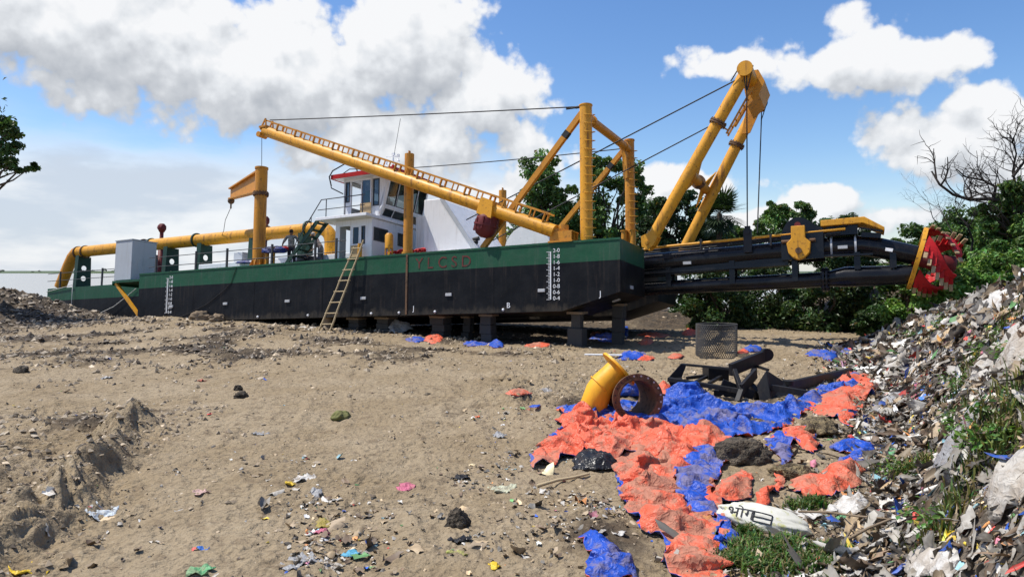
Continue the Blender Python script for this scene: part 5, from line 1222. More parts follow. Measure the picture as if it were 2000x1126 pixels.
def tarp(name, px, mats, amp, seed, label, cat='tarpaulin', group=None, step=.05, hump=None, lift=.03, sc=1., world=False, flat=False, sim=None):
    P2 = [gp(*p).xy if not world else Vector(p[:2]) for p in px]
    ring = []
    for i, p in enumerate(P2):
        q = P2[(i + 1) % len(P2)]; n = max(1, int((q - p).length / step)); ring += [p.lerp(q, k / n) for k in range(n)]
    R2 = np.array([[v.x, v.y] for v in ring]); R2 = R2 + np.stack([fbm(R2[:, 0] * 2.2, R2[:, 1] * 2.2, 3, seed), fbm(R2[:, 0] * 2.2 + 9, R2[:, 1] * 2.2, 3, seed + 3)], 1) * min(.08, amp * .5)
    ring = [Vector(v) for v in R2]; rng = np.random.default_rng(seed)
    x0, y0 = R2.min(0); x1, y1 = R2.max(0); gx_, gy_ = np.meshgrid(np.arange(x0, x1, step), np.arange(y0, y1, step)); Q = np.stack([gx_.ravel(), gy_.ravel()], 1) + rng.uniform(-.35, .35, (gx_.size, 2)) * step
    ins = np.zeros(len(Q), bool)
    for (ax_, ay_), (bx_, by_) in zip(R2, np.roll(R2, -1, 0)):
        c_ = ((ay_ > Q[:, 1]) != (by_ > Q[:, 1])); xx = (bx_ - ax_) * (Q[:, 1] - ay_) / (by_ - ay_ + 1e-12) + ax_; ins ^= c_ & (Q[:, 0] < xx)
    Q = Q[ins]; dist = np.min(np.hypot(Q[:, None, 0] - R2[None, :, 0], Q[:, None, 1] - R2[None, :, 1]), axis=1) if len(Q) else np.zeros(0); Q = Q[dist > step * .45]
    n = len(ring); res = delaunay_2d_cdt(ring + [Vector(q) for q in Q], [(i, (i + 1) % n) for i in range(n)], [], 1, 1e-5); V = np.array([[v.x, v.y] for v in res[0]]); F_ = [list(f) for f in res[2]]
    dd = np.min(np.hypot(V[:, None, 0] - R2[None, :, 0], V[:, None, 1] - R2[None, :, 1]), axis=1); ed = np.ones(len(dd)) if flat else .30 + .70 * sstep(0, max(amp * 1.6, .05), dd)
    z = terrain(V[:, 0], V[:, 1], False) + lift + amp * ed * (crumple(V[:, 0], V[:, 1], seed, sc) + .62)
    for hx, hy, hr, hh in (hump or []): z = z + hh * np.exp(-((V[:, 0] - hx) ** 2 + (V[:, 1] - hy) ** 2) / hr ** 2)
    xy = V + np.stack([fbm(V[:, 0] * 4, V[:, 1] * 4, 2, seed + 7), fbm(V[:, 0] * 4 + 5, V[:, 1] * 4, 2, seed + 8)], 1) * amp * .22
    z = np.maximum(z, terrain(V[:, 0], V[:, 1], False) + lift * .5)
    c0 = V.mean(0); zc = float(z.min()); me = bpy.data.meshes.new(name); me.from_pydata([(float(a - c0[0]), float(b - c0[1]), float(c - zc)) for (a, b), c in zip(xy, z)], [], F_)
    bm = bmesh.new(); bm.from_mesh(me); bmesh.ops.recalc_face_normals(bm, faces=bm.faces)
    if sum(f.normal.z for f in bm.faces) < 0: bmesh.ops.reverse_faces(bm, faces=bm.faces)
    bm.to_mesh(me); bm.free(); me.polygons.foreach_set('use_smooth', [True] * len(me.polygons))
    for m in mats: me.materials.append(m)
    if len(mats) > 1 and len(V) > 500:   # hem turned over along stretches of the edge
        turned = (dd < .05 + .05 * fbm(V[:, 0] * 1.5, V[:, 1] * 1.5, 2, seed + 20)) & (fbm(V[:, 0] * .9, V[:, 1] * .9, 2, seed + 21) > .12)
        for p in me.polygons:
            if all(turned[i] for i in p.vertices): p.material_index = 1
    o = link(bpy.data.objects.new(name, me)); o.location = (c0[0], c0[1], zc)
    if sim: simulate(o, *sim)
    so_ = o.modifiers.new('thickness', 'SOLIDIFY'); so_.thickness = .006; so_.offset = -1
    if len(mats) > 1: so_.material_offset = 1; so_.material_offset_rim = 1
    return tag(o, label, cat, group)


OB = [M['orange'], M['blue']]; BO = [M['blue'], M['orange']]; OC = [M['orangeclean'], M['blueclean']]; BC = [M['blueclean'], M['orangeclean']]
tarp('tarpaulin', [(1085, 806), (1110, 798), (1130, 803), (1170, 803), (1190, 794), (1300, 784), (1310, 768), (1332, 760), (1362, 772), (1390, 793), (1440, 798), (1500, 803), (1560, 788), (1600, 766), (1635, 758), (1642, 770), (1612, 790), (1570, 814), (1540, 836), (1510, 851), (1470, 858), (1420, 860), (1380, 856), (1320, 842), (1260, 836), (1180, 830), (1120, 822)], BC, .16, 101,
     'large crumpled blue tarpaulin spread between the flanged pipe and the heap', hump=[(3.55, 14.3, .35, .20)], step=.04, sim=(1.13, 2.2), sc=.8)
tarp('tarpaulin', [(1036, 892), (1062, 878), (1080, 868), (1086, 850), (1088, 830), (1108, 812), (1160, 819), (1222, 832), (1255, 828), (1300, 834), (1380, 850), (1425, 856), (1430, 876), (1345, 888), (1330, 905), (1290, 902), (1240, 892), (1205, 902), (1180, 898), (1140, 888), (1110, 902), (1052, 920), (1030, 908)], OC, .22, 111,
     'bright orange tarpaulin in big folds in front of the flanged pipe', step=.035, sim=(1.15, 2.2), sc=.8)
tarp('tarpaulin', [(1338, 890), (1380, 878), (1428, 888), (1418, 905), (1402, 925), (1394, 950), (1388, 998), (1422, 1028), (1436, 1055), (1428, 1082), (1408, 1088), (1400, 1050), (1380, 1020), (1340, 1005), (1318, 975), (1312, 940), (1330, 915)], BO, .13, 121,
     'dusty blue tarpaulin strip folded out beside the dusty orange one', step=.04, sim=(1.15, 2.2), sc=.8)
tarp('tarpaulin', [(1196, 902), (1240, 880), (1290, 880), (1330, 878), (1368, 896), (1366, 908), (1342, 925), (1325, 942), (1330, 985), (1350, 1000), (1398, 1018), (1412, 1042), (1404, 1080), (1420, 1160), (1335, 1160), (1305, 1120), (1310, 1090), (1290, 1062), (1250, 1030), (1222, 985), (1202, 935)], OB, .15, 131,
     'long dusty orange tarpaulin trailing towards the viewer', step=.038, lift=.06, sim=(1.15, 2.2), sc=.8)
tarp('tarpaulin', [(1632, 768), (1645, 742), (1668, 728), (1690, 742), (1722, 758), (1702, 782), (1682, 802), (1668, 822), (1655, 836), (1625, 822), (1598, 814), (1565, 796), (1600, 790)], OC, .14, 141,
     'clean orange tarpaulin flap with blue underside at the foot of the heap', step=.06, hump=[(7.3, 14.2, .5, .25)], sim=(1.07, 6.))
tarp('tarpaulin', [(1612, 778), (1640, 752), (1660, 735), (1672, 738), (1690, 752), (1680, 762), (1650, 768), (1630, 790)], BC, .16, 146, 'blue tarpaulin peak rising behind the clean orange flap', step=.05, hump=[(7.45, 14.9, .38, .42)], sim=(1.15, 2.2), sc=.8)
tarp('tarpaulin', [(1130, 1058), (1160, 1046), (1174, 1060), (1202, 1080), (1228, 1105), (1250, 1150), (1150, 1150), (1140, 1105), (1152, 1085), (1136, 1070)], BO, .09, 151, 'small blue tarpaulin piece at the bottom edge, left of the trailing orange one', step=.03, sim=(1.15, 2.2), sc=.8)
tarp('tarpaulin', [(1410, 948), (1440, 928), (1470, 934), (1474, 952), (1462, 980), (1428, 985), (1418, 1000), (1432, 1060), (1424, 1090), (1412, 1070), (1405, 1020), (1385, 998), (1392, 960)], OB, .13, 161, 'mud coloured orange tarpaulin lump right of the blue strip', step=.035, sim=(1.15, 2.2), sc=.8)
tarp('tarpaulin', [(1474, 990), (1498, 962), (1512, 940), (1516, 912), (1532, 925), (1528, 958), (1512, 980), (1490, 996)], OC, .10, 171, 'twisted orange tarpaulin tail hanging above the white sack', step=.035, sim=(1.15, 2.2), sc=.8)
tarp('tarpaulin', [(1504, 862), (1530, 850), (1548, 866), (1542, 900), (1530, 925), (1514, 915), (1520, 895), (1505, 885)], BO, .12, 181, 'twisted blue tarpaulin strip over the clod of earth and straw', step=.035, sim=(1.15, 2.2), sc=.8)
tarp('tarpaulin', [(1530, 840), (1560, 838), (1592, 862), (1600, 880), (1585, 892), (1560, 878), (1540, 866)], OC, .12, 191, 'crumpled orange tarpaulin bunch below the straw clump', step=.035, sim=(1.15, 2.2), sc=.8)
tarp('tarpaulin', [(1540, 956), (1562, 944), (1622, 930), (1650, 918), (1676, 922), (1692, 932), (1672, 956), (1640, 968), (1600, 978), (1572, 984)], OC, .10, 201, 'flat orange tarpaulin piece with blue hem at the foot of the heap', step=.035, sim=(1.15, 2.2), sc=.8)
tarp('tarpaulin', [(1640, 915), (1650, 898), (1680, 888), (1708, 888), (1694, 902), (1660, 920)], BO, .07, 211, 'short blue and orange strip above the blue hemmed piece', step=.035, sim=(1.15, 2.2), sc=.8)
tarp('tarpaulin', [(1620, 882), (1660, 870), (1702, 874), (1702, 886), (1642, 890)], BO, .06, 216, 'narrow blue strip at the heap foot below the clean orange flap', step=.035, sim=(1.15, 2.2), sc=.8)
for i, (cx, cy, rx, ry, mt, lb) in enumerate([
        (812, 666, 22, 5, BO, 'faded blue and pink scrap lying under the hull by the wide pier'), (850, 664, 24, 9, OC, 'bright orange scrap heaped under the hull by the wide pier'),
        (930, 674, 34, 5, BO, 'flat grey blue scrap in front of the pier below the lettering'), (968, 676, 16, 6, BC, 'small dark blue scrap in front of the pier below the lettering'),
        (1185, 662, 32, 9, BC, 'blue scrap lying between the two bow piers'), (1165, 655, 16, 4, OC, 'orange scrap lying between the two bow piers'), (1222, 650, 6, 14, BC, 'upright blue scrap against the slim bow pier'),
        (1275, 657, 34, 5, OC, 'long orange scrap right of the slim bow pier'), (1348, 653, 18, 7, OC, 'orange scrap left of the wire mesh cage'), (1262, 672, 16, 7, OC, 'orange scrap at the foot of the slim bow pier'),
        (1468, 686, 22, 6, BC, 'blue scrap behind the black frame, right of the mesh cage'), (1452, 691, 12, 4, OC, 'orange scrap behind the black frame, right of the mesh cage'),
        (1610, 696, 42, 6, BO, 'blue scrap with orange spots near the rusty rods'), (1622, 703, 16, 9, BC, 'balled blue scrap near the rusty rods'), (1655, 693, 16, 6, BC, 'small blue scrap right below the rusty rods'),
        (1235, 700, 36, 8, BO, 'grey blue scrap in front of the bow piers by the white plank'), (1262, 704, 20, 5, OC, 'dusty orange scrap in front of the bow piers by the white plank'), (1320, 700, 16, 4, OC, 'small orange scrap left of the black frame top'),
        (1050, 678, 26, 5, OB, 'brown orange scrap lying in the churned mud before the bow pier'), (1298, 768, 16, 9, OC, 'bunched orange tarpaulin right behind the flange ring'), (1045, 802, 12, 4, BC, 'small blue scrap on the ground left of the yellow elbow'),
        (1015, 775, 30, 5, OB, 'mud stained orange strip on the ground left of the yellow elbow'), (1200, 815, 30, 7, BC, 'blue tarpaulin fold at the foot of the yellow elbow')]):
    n = 9; px = [(cx + rx * math.cos(t) * (.75 + .4 * random.Random(i * 31 + k).random()), cy + ry * math.sin(t) * (.75 + .4 * random.Random(i * 17 + k).random())) for k, t in enumerate(np.linspace(0, 6.283, n, endpoint=False))]
    q = gp(cx, cy); tarp('tarpaulin_scrap', px, mt, .10 if ry > 5 else .06, 300 + i, lb, 'tarpaulin', 'scattered tarpaulin scraps', step=.07 if cy < 720 else .05, hump=[(q.x, q.y, .35, .012 * ry)] , sc=1.6)

# rusty flanged pipe and the yellow elbow
FC = Vector((2.17, 11.9, zt(2.17, 11.9) + .44)); fx_ = Vector((.10, -1, .10)).normalized()
o = empty('flanged_pipe', FC, 'short rusty pipe bend with a big bolt hole flange facing the viewer', 'pipe')
a = MB(); rt = Vector((-.36, .75, -.03)).normalized(); ptsf = [Vector((0, 0, 0)), -fx_ * .16, -fx_ * .32 + rt * .06, -fx_ * .42 + rt * .24]
a.pipe_bend(ptsf, .345, .325, 32); a.build('pipe', M['rust'], o)
a = MB(); e1, e2 = frame_axes(fx_); a.ring(fx_ * .02, fx_, .445, .325, .045, 48); fo = a.build('flange', M['rust'], o)
a = MB(); a.ring(fx_ * .05, fx_, .36, .325, .02, 40); a.build('raised_face', M['rust'], o)
for i in range(20):
    t = (i + .5) * math.pi / 10; c_ = (e1 * math.cos(t) + e2 * math.sin(t)) * .405 + fx_ * .044; a = MB(); a.tube([c_, c_ + fx_ * .002], .017, 10); a.build('bolt_hole', M['zinc'] if 3 < i < 16 else M['wire'], fo)
o.scale = (1, 1, .96)
YB_ = paint('bright_yellow_pipe', (.80, .41, .02), .4, (.2, .09, .03), .35, fade=.2); EL = Vector((1.40, 12.35, zt(1.4, 12.35))); o = empty('pipe_elbow', EL, 'yellow painted pipe elbow with a flange, standing tilted on the blue tarpaulin', 'pipe')
fn = Vector((.66, .10, .60)).normalized(); Fp = Vector((.50, 0, .80)); a = MB(); P_ = [Fp, Fp - fn * .2, Fp - fn * .36, Fp - fn * .50 + Vector((.02, 0, -.03)), Fp - fn * .58 + Vector((.03, 0, -.12)), Vector((.04, 0, .10)), Vector((.02, 0, -.15))]
a.pipe_bend(P_, [.215, .215, .225, .235, .24, .24, .24], [.20, .20, .21, .22, .222, .222, .222], 28); ep = a.build('pipe', YB_, o)
a = MB(); a.ring(Fp - fn * .44, fn, .243, .23, .02, 28); a.build('weld_seam', YB_, ep)
a = MB(); a.ring(Fp + fn * .015, fn, .385, .20, .04, 40); a.build('flange', YB_, o)
blob('tarpaulin', gp(1150, 812), .30, (1.6, .8, .45), M['blueclean'], 'blue tarpaulin bunched up around the foot of the yellow elbow', 'tarpaulin', 14)
blob('tarpaulin', gp(1238, 795) + Vector((0, .9, .08)), .26, (1.2, .8, .8), M['blueclean'], 'blue bundle seen through the bore of the rusty pipe', 'tarpaulin', 15)

# black steel frame
o = empty('welded_trestle', (4.6, 15, zt(4.6, 15)), 'black welded steel trestle lying on its side in front of the mesh cage', 'trestle'); off = o.location
def fp(px, py, Y): return W(px, py, Y) - off
bs = paint('black_frame_paint', (.010, .010, .011), .42, (.05, .04, .03), .5, spec=.3); a = MB()
def plt(pts, th, nm, d=(0, 1, 0)):
    a = MB(); a.prism(pts, Vector(d).normalized() * th); return a.build(nm, bs, o, .008)
def br(p, q, w, h, nm='bar'):
    a = MB(); a.bar(p, q, w, h); return a.build(nm, bs, o, .006)
plt([fp(1304, 739, 15), fp(1330, 710, 15), fp(1341, 712, 15), (fp(1331, 738, 15))], .12, 'end_plate', (.3, 1, 0)); plt([fp(1303, 740, 14.8), fp(1331, 738, 14.8), fp(1342, 768, 14.8), fp(1320, 772, 14.8)], .14, 'end_plate', (.3, 1, 0))
br(fp(1332, 711, 15.3), fp(1428, 720, 14.6), .07, .05); br(fp(1305, 740, 14.8), fp(1448, 763, 14.0), .11, .09); br(fp(1340, 738, 15.6), fp(1388, 732, 15.6), .08, .07); br(fp(1385, 748, 14.5), fp(1420, 728, 15.6), .07, .06); br(fp(1360, 745, 14.7), fp(1395, 728, 15.8), .07, .06)
plt([fp(1384, 718, 15.2), fp(1424, 722, 15.2), fp(1424, 744, 15.2), fp(1384, 742, 15.2)], .5, 'box_plate')
br(fp(1427, 722, 14.5), fp(1500, 692, 15.4), .10, .26, 'long_plate'); a = MB(); a.tube([fp(1497, 692, 15.3) + Vector((0, -.06, 0)), fp(1497, 692, 15.3) + Vector((0, .06, 0))], .14, 16); a.build('eye_end', bs, o)
br(fp(1434, 722, 14.3), fp(1448, 762, 13.9), .08, .10); br(fp(1448, 760, 13.9), fp(1476, 728, 14.6), .07, .22); br(fp(1440, 785, 13.7), fp(1448, 762, 13.9), .10, .10); br(fp(1470, 728, 15), fp(1480, 700, 15.4), .09, .1)
br(fp(1408, 752, 14.3), fp(1470, 776, 14.2), .08, .28, 'web_plate'); br(fp(1460, 755, 14.6), fp(1482, 778, 14.2), .12, .3, 'web_plate')
plt([fp(1478, 752, 14.2), fp(1496, 724, 14.2), fp(1500, 726, 14.2), fp(1506, 782, 14.0), fp(1484, 782, 14.0)], .10, 'side_plate', (.5, 1, 0)); plt([fp(1500, 724, 14.4), fp(1532, 745, 14.6), (fp(1545, 772, 14.4)), fp(1506, 782, 14.1)], .1, 'side_plate', (0, 1, 0))
br(fp(1476, 714, 15.2), fp(1500, 722, 14.5), .06, .05); br(fp(1506, 756, 14.2), fp(1580, 768, 13.9), .10, .12, 'foot_beam'); br(fp(1340, 772, 14.6), fp(1445, 784, 13.8), .14, .10, 'foot_beam')
br(fp(1395, 770, 14.4), fp(1440, 775, 14.2), .16, .2, 'foot_beam')
pb = W(1535, 757, 14.7); pe = W(1662, 728, 17.4); a = MB(); a.bar((0, 0, 0), pe - pb, .12, .26); a.tube([(0.05, 0, .06), (0.05, 0, .16)], .12, 12); o = a.build('steel_beam', bs, None, .01); o.location = pb; tag(o, 'long black steel beam lying towards the heap beside the frame', 'beam')

# wire mesh cage
q = gp(1399, 697); mc = paint('galvanised_mesh', (.085, .085, .085), .5, (.12, .08, .05), .5); o = empty('mesh_cage', q, 'standing roll of grey expanded wire mesh behind the black frame', 'wire mesh'); a = MB(); R0, HM = .62, 1.02
for i in range(56):
    for s_ in (-1, 1):
        a.tube([(R0 * math.cos(i * .1122 + s_ * .95 * k / 8), .8 * R0 * math.sin(i * .1122 + s_ * .95 * k / 8), HM * k / 8) for k in range(9)], .0105, 3, False)
for z in (.01, HM): a.tube([(R0 * math.cos(t), .8 * R0 * math.sin(t), z) for t in np.linspace(0, 6.2832, 33)], .010, 4, False)
o2 = a.build('mesh_wall', mc, o)
a = MB()
for t in (.0, 3.1): a.tube([(R0 * math.cos(t), .8 * R0 * math.sin(t), 0), (R0 * math.cos(t), .8 * R0 * math.sin(t), HM + .03)], .014, 5)
a.build('edge_wire', mc, o) if False else None

# planks, rods, sticks
def stick(name, p, q, w, h, mat, label, cat, group=None, rnd=False):
    p = Vector(p); q = Vector(q); a = MB()
    if rnd: a.tube([(0, 0, 0), (q - p) * .35 + Vector((.01, .02, .01)), (q - p) * .7, q - p], [w, w * .9, w * .8, w * .6], 7)
    else: a.bar((0, 0, 0), q - p, w, h, up=(0, 0, 1))
    o = a.build(name, mat); o.location = p; return tag(o, label, cat, group)
def gz(px, py, dz=.03): v = gp(px, py); v.z += dz; return v
stick('plank', gz(1142, 697), gz(1215, 702), .14, .03, M['markw'], 'white painted plank lying in front of the bow pier', 'plank'); stick('plank', gz(1225, 692), gz(1285, 697), .22, .03, M['wood'], 'pale board lying beside the slim bow pier', 'plank')
for i, (x0, y0, x1, y1, lb) in enumerate([(1622, 684, 1700, 679, 'rusty rod at the back of the rod stack by the heap'), (1625, 687, 1702, 682, 'rusty rod in the middle of the rod stack by the heap'), (1628, 690, 1704, 685, 'rusty rod at the front of the rod stack by the heap'), (1640, 681, 1690, 675, 'short rusty rod on top of the rod stack by the heap')]):
    stick('steel_rod', gz(x0, y0, .05 + (.08 if i == 3 else 0)), gz(x1, y1, .08 + (.08 if i == 3 else 0)), .06, .05, M['rust'], lb, 'rod', 'rusty rods stacked by the heap')
stick('bamboo_stick', gz(1048, 957), gz(1150, 933), .022, 0, M['bamboo'], 'yellowish bamboo stick on the ground left of the dusty orange tarpaulin', 'stick', None, True)
stick('plank', gz(550, 640), gz(600, 638), .14, .04, M['wood'], 'old board lying under the hull left of the bamboo ladder', 'plank')
for i, (x0, y0, x1, y1, lb) in enumerate([(1560, 1015, 1740, 1040, 'thin brown stick lying below the grey bag'), (1650, 1070, 1790, 1010, 'bent brown stick crossing the rubbish at bottom right'), (1690, 1010, 1640, 1090, 'short dark stick left of the bottom right rubbish')]): stick('dead_stick', gz(x0, y0, .06), gz(x1, y1, .09), .014, 0, M['wood'], lb, 'stick', None, True)

# clods and small heaps of earth and straw
def earth_mat(name, c1, c2):
    m, N, B = base_mat(name); P = N.node('ShaderNodeNewGeometry').outputs['Position']; n = N.noise(P, 9, 7, .7); v = N.vor(P, 22, 2)
    N.put(B.inputs['Base Color'], N.mix(N.ss(n, .38, .62), c1, c2)); B.inputs['Roughness'].default_value = .95; bump(N, B, N.m('ADD', n, N.m('MULTIPLY', v, .6)), 1., .09); return m
earth = paint('clod_earth_', (.085, .065, .047), .95, (.03, .024, .018), .6, False, fade=.5)
earth = earth_mat('clod_earth', (.045, .036, .026), (.15, .12, .085)); straw = earth_mat('straw_earth', (.07, .05, .03), (.30, .23, .12)) or paint('straw_earth', (.20, .155, .085), .95, (.05, .035, .02), .7, False, fade=.6)
for i, (px, py, r, sc, mt, lb) in enumerate([
        (895, 1030, .105, (.9, .8, 1.1), earth, 'upright dark clod of earth on the open ground at bottom centre'), (470, 778, .12, (1.1, .8, .6), earth, 'flat brown clod on the open ground below the hull stern'), (465, 764, .08, (1, .8, .9), earth, 'small dark clod just behind the flat brown clod'),
        (665, 818, .12, (1.1, .8, .7), paint('olive_husk', (.17, .17, .06), .8, amt=.4), 'round olive coconut husk on the open ground'), (42, 728, .16, (1.3, .8, .6), earth, 'dark clod near the left edge of the open ground'),
        (393, 625, .3, (1.2, .9, .8), M['wood'], 'brown boulder against the hull bottom at left'), (425, 628, .28, (1.1, .9, .7), M['wood'], 'brown boulder right of its twin by the hull bottom'),
        (1452, 902, .22, (1.2, .9, .9), earth, 'big clod of dark earth between blue strip and orange bunch'), (1600, 848, .27, (1.4, .8, .5), straw, 'matted straw clump under the clean orange flap'), (1545, 935, .17, (1.3, .8, .6), straw, 'small straw clump above the blue hemmed orange piece')]):
    blob('clod' if mt is earth else 'lump', gp(px, py), r, sc, mt, lb, 'clod' if mt is earth else 'lump', 40 + i, None, .75, 4, i * 1.3)

# sheets, bags and sacks large enough to tell apart on heap and ground
def plain(name, col, rough=.6, dirt=.4): return cloth_mat(name, col, dirt, rough)
WHT, GRY, TAN_, DRK, YEL, PNK, GRN, BLU = plain('dirty_white_plastic', (.56, .54, .50), .6, .55), plain('grey_plastic', (.30, .30, .30), .4), plain('tan_sheet', (.46, .43, .38), .55, .45), plain('black_plastic', (.02, .02, .021), .3, .25), plain('yellow_wrapper', (.66, .45, .03), .45, .2), plain('pink_cloth', (.50, .13, .20)), plain('green_wrapper', (.13, .36, .16), .45), plain('blue_wrapper', (.03, .16, .55), .4, .2)
for i, (pts, mt, amp, lb, cat) in enumerate([
        ([(1905, 618), (1915, 598), (1940, 586), (1985, 582), (1992, 598), (1965, 612), (1935, 622)], WHT, .14, 'pale cloth draped over the top of the heap at the right edge', 'cloth'),
        ([(1905, 742), (1930, 700), (1975, 655), (2010, 635), (2030, 720), (1985, 748), (1945, 752)], TAN_, .09, 'large tan and grey sheet high on the heap at the right edge', 'sheet'),
        ([(1925, 1015), (1945, 950), (1985, 905), (2030, 880), (2030, 960), (1985, 1000), (1960, 1040), (1935, 1060)], TAN_, .08, 'stained ochre sheet low on the heap at the right edge', 'sheet'),
        ([(1776, 760), (1782, 715), (1798, 705), (1806, 730), (1798, 770)], WHT, .10, 'white plastic strip hanging down the upper heap', 'sheet'),
        ([(1773, 792), (1782, 760), (1800, 752), (1796, 780), (1782, 800)], PNK, .07, 'pink rag below the white strip on the heap', 'rag'),
        ([(1833, 940), (1842, 900), (1855, 870), (1882, 872), (1880, 905), (1868, 945)], GRY, .12, 'clear grey plastic bag hanging from the steep heap face', 'bag'),
        ([(1845, 860), (1880, 832), (1918, 838), (1915, 856), (1880, 868)], GRY, .10, 'grey plastic sheet above the clear bag', 'sheet'),
        ([(1848, 1010), (1852, 955), (1872, 950), (1874, 1010), (1862, 1022)], DRK, .08, 'black plastic strip under the clear bag', 'sheet'),
        ([(1612, 1005), (1640, 985), (1672, 978), (1692, 990), (1690, 1008), (1650, 1014)], WHT, .10, 'crumpled pale grey bag lying below the blue hemmed tarpaulin', 'bag'),
        ([(1548, 1002), (1600, 1008), (1612, 1018), (1560, 1024)], WHT, .06, 'rolled white sheet lying right of the printed sack', 'sheet'),
        ([(1842, 1068), (1852, 1042), (1872, 1050), (1868, 1072)], YEL, .06, 'bright yellow wrapper on the lower heap', 'wrapper'),
        ([(1735, 898), (1742, 880), (1752, 884), (1744, 902)], GRN, .04, 'green wrapper stuck on the heap face', 'wrapper'),
        ([(1634, 1025), (1645, 1012), (1660, 1018), (1652, 1030)], GRN, .05, 'lime green scrap right of the printed sack', 'wrapper'),
        ([(1803, 662), (1810, 640), (1822, 632), (1818, 650), (1808, 672)], BLU, .10, 'blue plastic strip on the crest of the heap', 'sheet'),
        ([(1890, 622), (1900, 603), (1920, 598), (1916, 618), (1900, 630)], BLU, .10, 'blue plastic shred beside the pale cloth on the heap', 'sheet'),
        ([(1760, 690), (1770, 680), (1790, 684), (1782, 700)], WHT, .08, 'white scrap on the far slope of the heap', 'sheet'),
        ([(1690, 812), (1730, 782), (1760, 760), (1768, 772), (1735, 810), (1705, 840)], GRY, .10, 'long grey plastic strip on the heap beside the clean orange flap', 'sheet'),
        ([(1770, 1112), (1800, 1075), (1850, 1085), (1880, 1105), (1860, 1150), (1790, 1150)], WHT, .05, 'white and grey sheet at bottom right', 'sheet'),
        ([(1620, 1100), (1660, 1095), (1720, 1108), (1710, 1125), (1640, 1122)], WHT, .05, 'striped pale sheet at the bottom edge right of the grass', 'sheet'),
        ([(1118, 910), (1140, 888), (1165, 892), (1205, 905), (1198, 922), (1160, 925), (1125, 922)], DRK, .10, 'torn dark grey plastic bag under the edge of the bright orange tarpaulin', 'bag')]):
    tarp('rubbish_sheet' if cat != 'bag' else 'plastic_bag', pts, [mt], amp, 500 + i * 3, lb, cat, 'larger pieces of rubbish', step=.04, sc=1.2, sim=(1.10, 1.5, 26, 6))
for i, (px, py, w, mt, lb, cat) in enumerate([
        (590, 940, .22, WHT, 'white paper with a yellow end on the open ground', 'paper'), (565, 948, .13, YEL, 'yellow scrap touching the white paper', 'scrap'), (622, 968, .16, GRY, 'grey blue plastic bag below the white paper', 'bag'), (585, 1105, .24, GRY, 'pale grey sheet at the bottom edge left of centre', 'sheet'),
        (625, 1030, .20, plain('olive_wrapper', (.32, .25, .05)), 'olive yellow wrapper above the pale grey sheet', 'wrapper'), (628, 1048, .12, PNK, 'pink scrap under the olive wrapper', 'scrap'), (685, 1085, .12, plain('cyan_wrapper', (.10, .35, .50)), 'light blue packet at bottom centre', 'wrapper'), (645, 1110, .16, WHT, 'white scrap right of the pale grey sheet', 'scrap'),
        (790, 955, .18, PNK, 'dark pink rag on the open ground at centre', 'rag'), (985, 957, .24, plain('pale_green_paper', (.50, .52, .38)), 'pale green flat paper near the left tip of the orange tarpaulin', 'paper'), (900, 1085, .13, plain('lime_leaf', (.40, .42, .10)), 'yellow green leaf like wrapper at bottom centre', 'wrapper'), (965, 1112, .10, YEL, 'yellow scrap at the bottom edge right of centre', 'scrap'),
        (400, 1078, .09, BLU, 'bright blue scrap on the open ground at lower left', 'scrap'), (195, 1005, .26, plain('pale_blue_bag', (.50, .56, .60)), 'pale blue and white plastic bag beside the left wheel rut', 'bag'), (172, 808, .16, GRN, 'green wrapper on the left part of the open ground', 'wrapper'), (205, 740, .22, GRY, 'grey paper with red edge on the left open ground', 'paper'),
        (392, 745, .14, plain('dull_red_scrap', (.38, .10, .06)), 'dull red scrap below the hull on the open ground', 'scrap'), (510, 850, .24, GRY, 'flat grey strip on the middle open ground', 'scrap'), (395, 965, .14, plain('faded_pink_paper', (.55, .36, .32)), 'faded pink paper on the lower left open ground', 'paper'), (905, 938, .22, DRK, 'dark folded sole like scrap right of centre', 'scrap'),
        (970, 853, .22, GRY, 'grey and black wrapper left of the orange tarpaulin', 'wrapper'), (60, 1122, .22, YEL, 'yellow strip at the bottom left corner', 'scrap'), (395, 1120, .16, GRN, 'lime scrap at the bottom edge left', 'scrap'), (135, 690, .30, WHT, 'white plastic caught in the churned mud at left', 'sheet'),
        (88, 697, .26, WHT, 'second white plastic piece left in the churned mud near the edge', 'sheet'), (930, 818, .09, plain('orange_scrap', (.65, .12, .03)), 'small orange scrap on the open ground left of the elbow', 'scrap'), (1212, 1045, .11, WHT, 'white card right above the small blue tarpaulin piece', 'card'), (900, 1060, .15, DRK, 'thin black strip below the upright clod', 'scrap'), (1068, 768, .35, GRY, 'pale grey plastic sheet on the ground left of the elbow flange', 'sheet')]):
    q = gp(px, py); rg = random.Random(i * 7 + 1); a0 = rg.random() * 6; n = 9
    pts = [(q.x + w * (.25 + .85 * rg.random()) * math.cos(a0 + t) * .85, q.y + w * (.25 + .85 * rg.random()) * math.sin(a0 + t) * .9) for t in np.linspace(0, 6.283, n, endpoint=False)]
    tarp('litter_piece', pts, [mt], .045, 700 + i * 3, lb, cat, 'litter on the open ground', step=.022, sc=4., world=True, lift=.004, flat=True)
tarp('rubbish_sheet', [(745, 646), (770, 634), (800, 636), (806, 650), (770, 654)], [WHT], .12, 950, 'white plastic sheet bunched under the hull between two piers', 'sheet', step=.08, hump=[(gp(775, 648).x, gp(775, 648).y, .6, .35)])
tarp('rubbish_sheet', [(576, 642), (600, 638), (620, 640), (610, 648)], [WHT], .05, 955, 'flat pale sheet beside the bamboo ladder feet', 'sheet', step=.08)
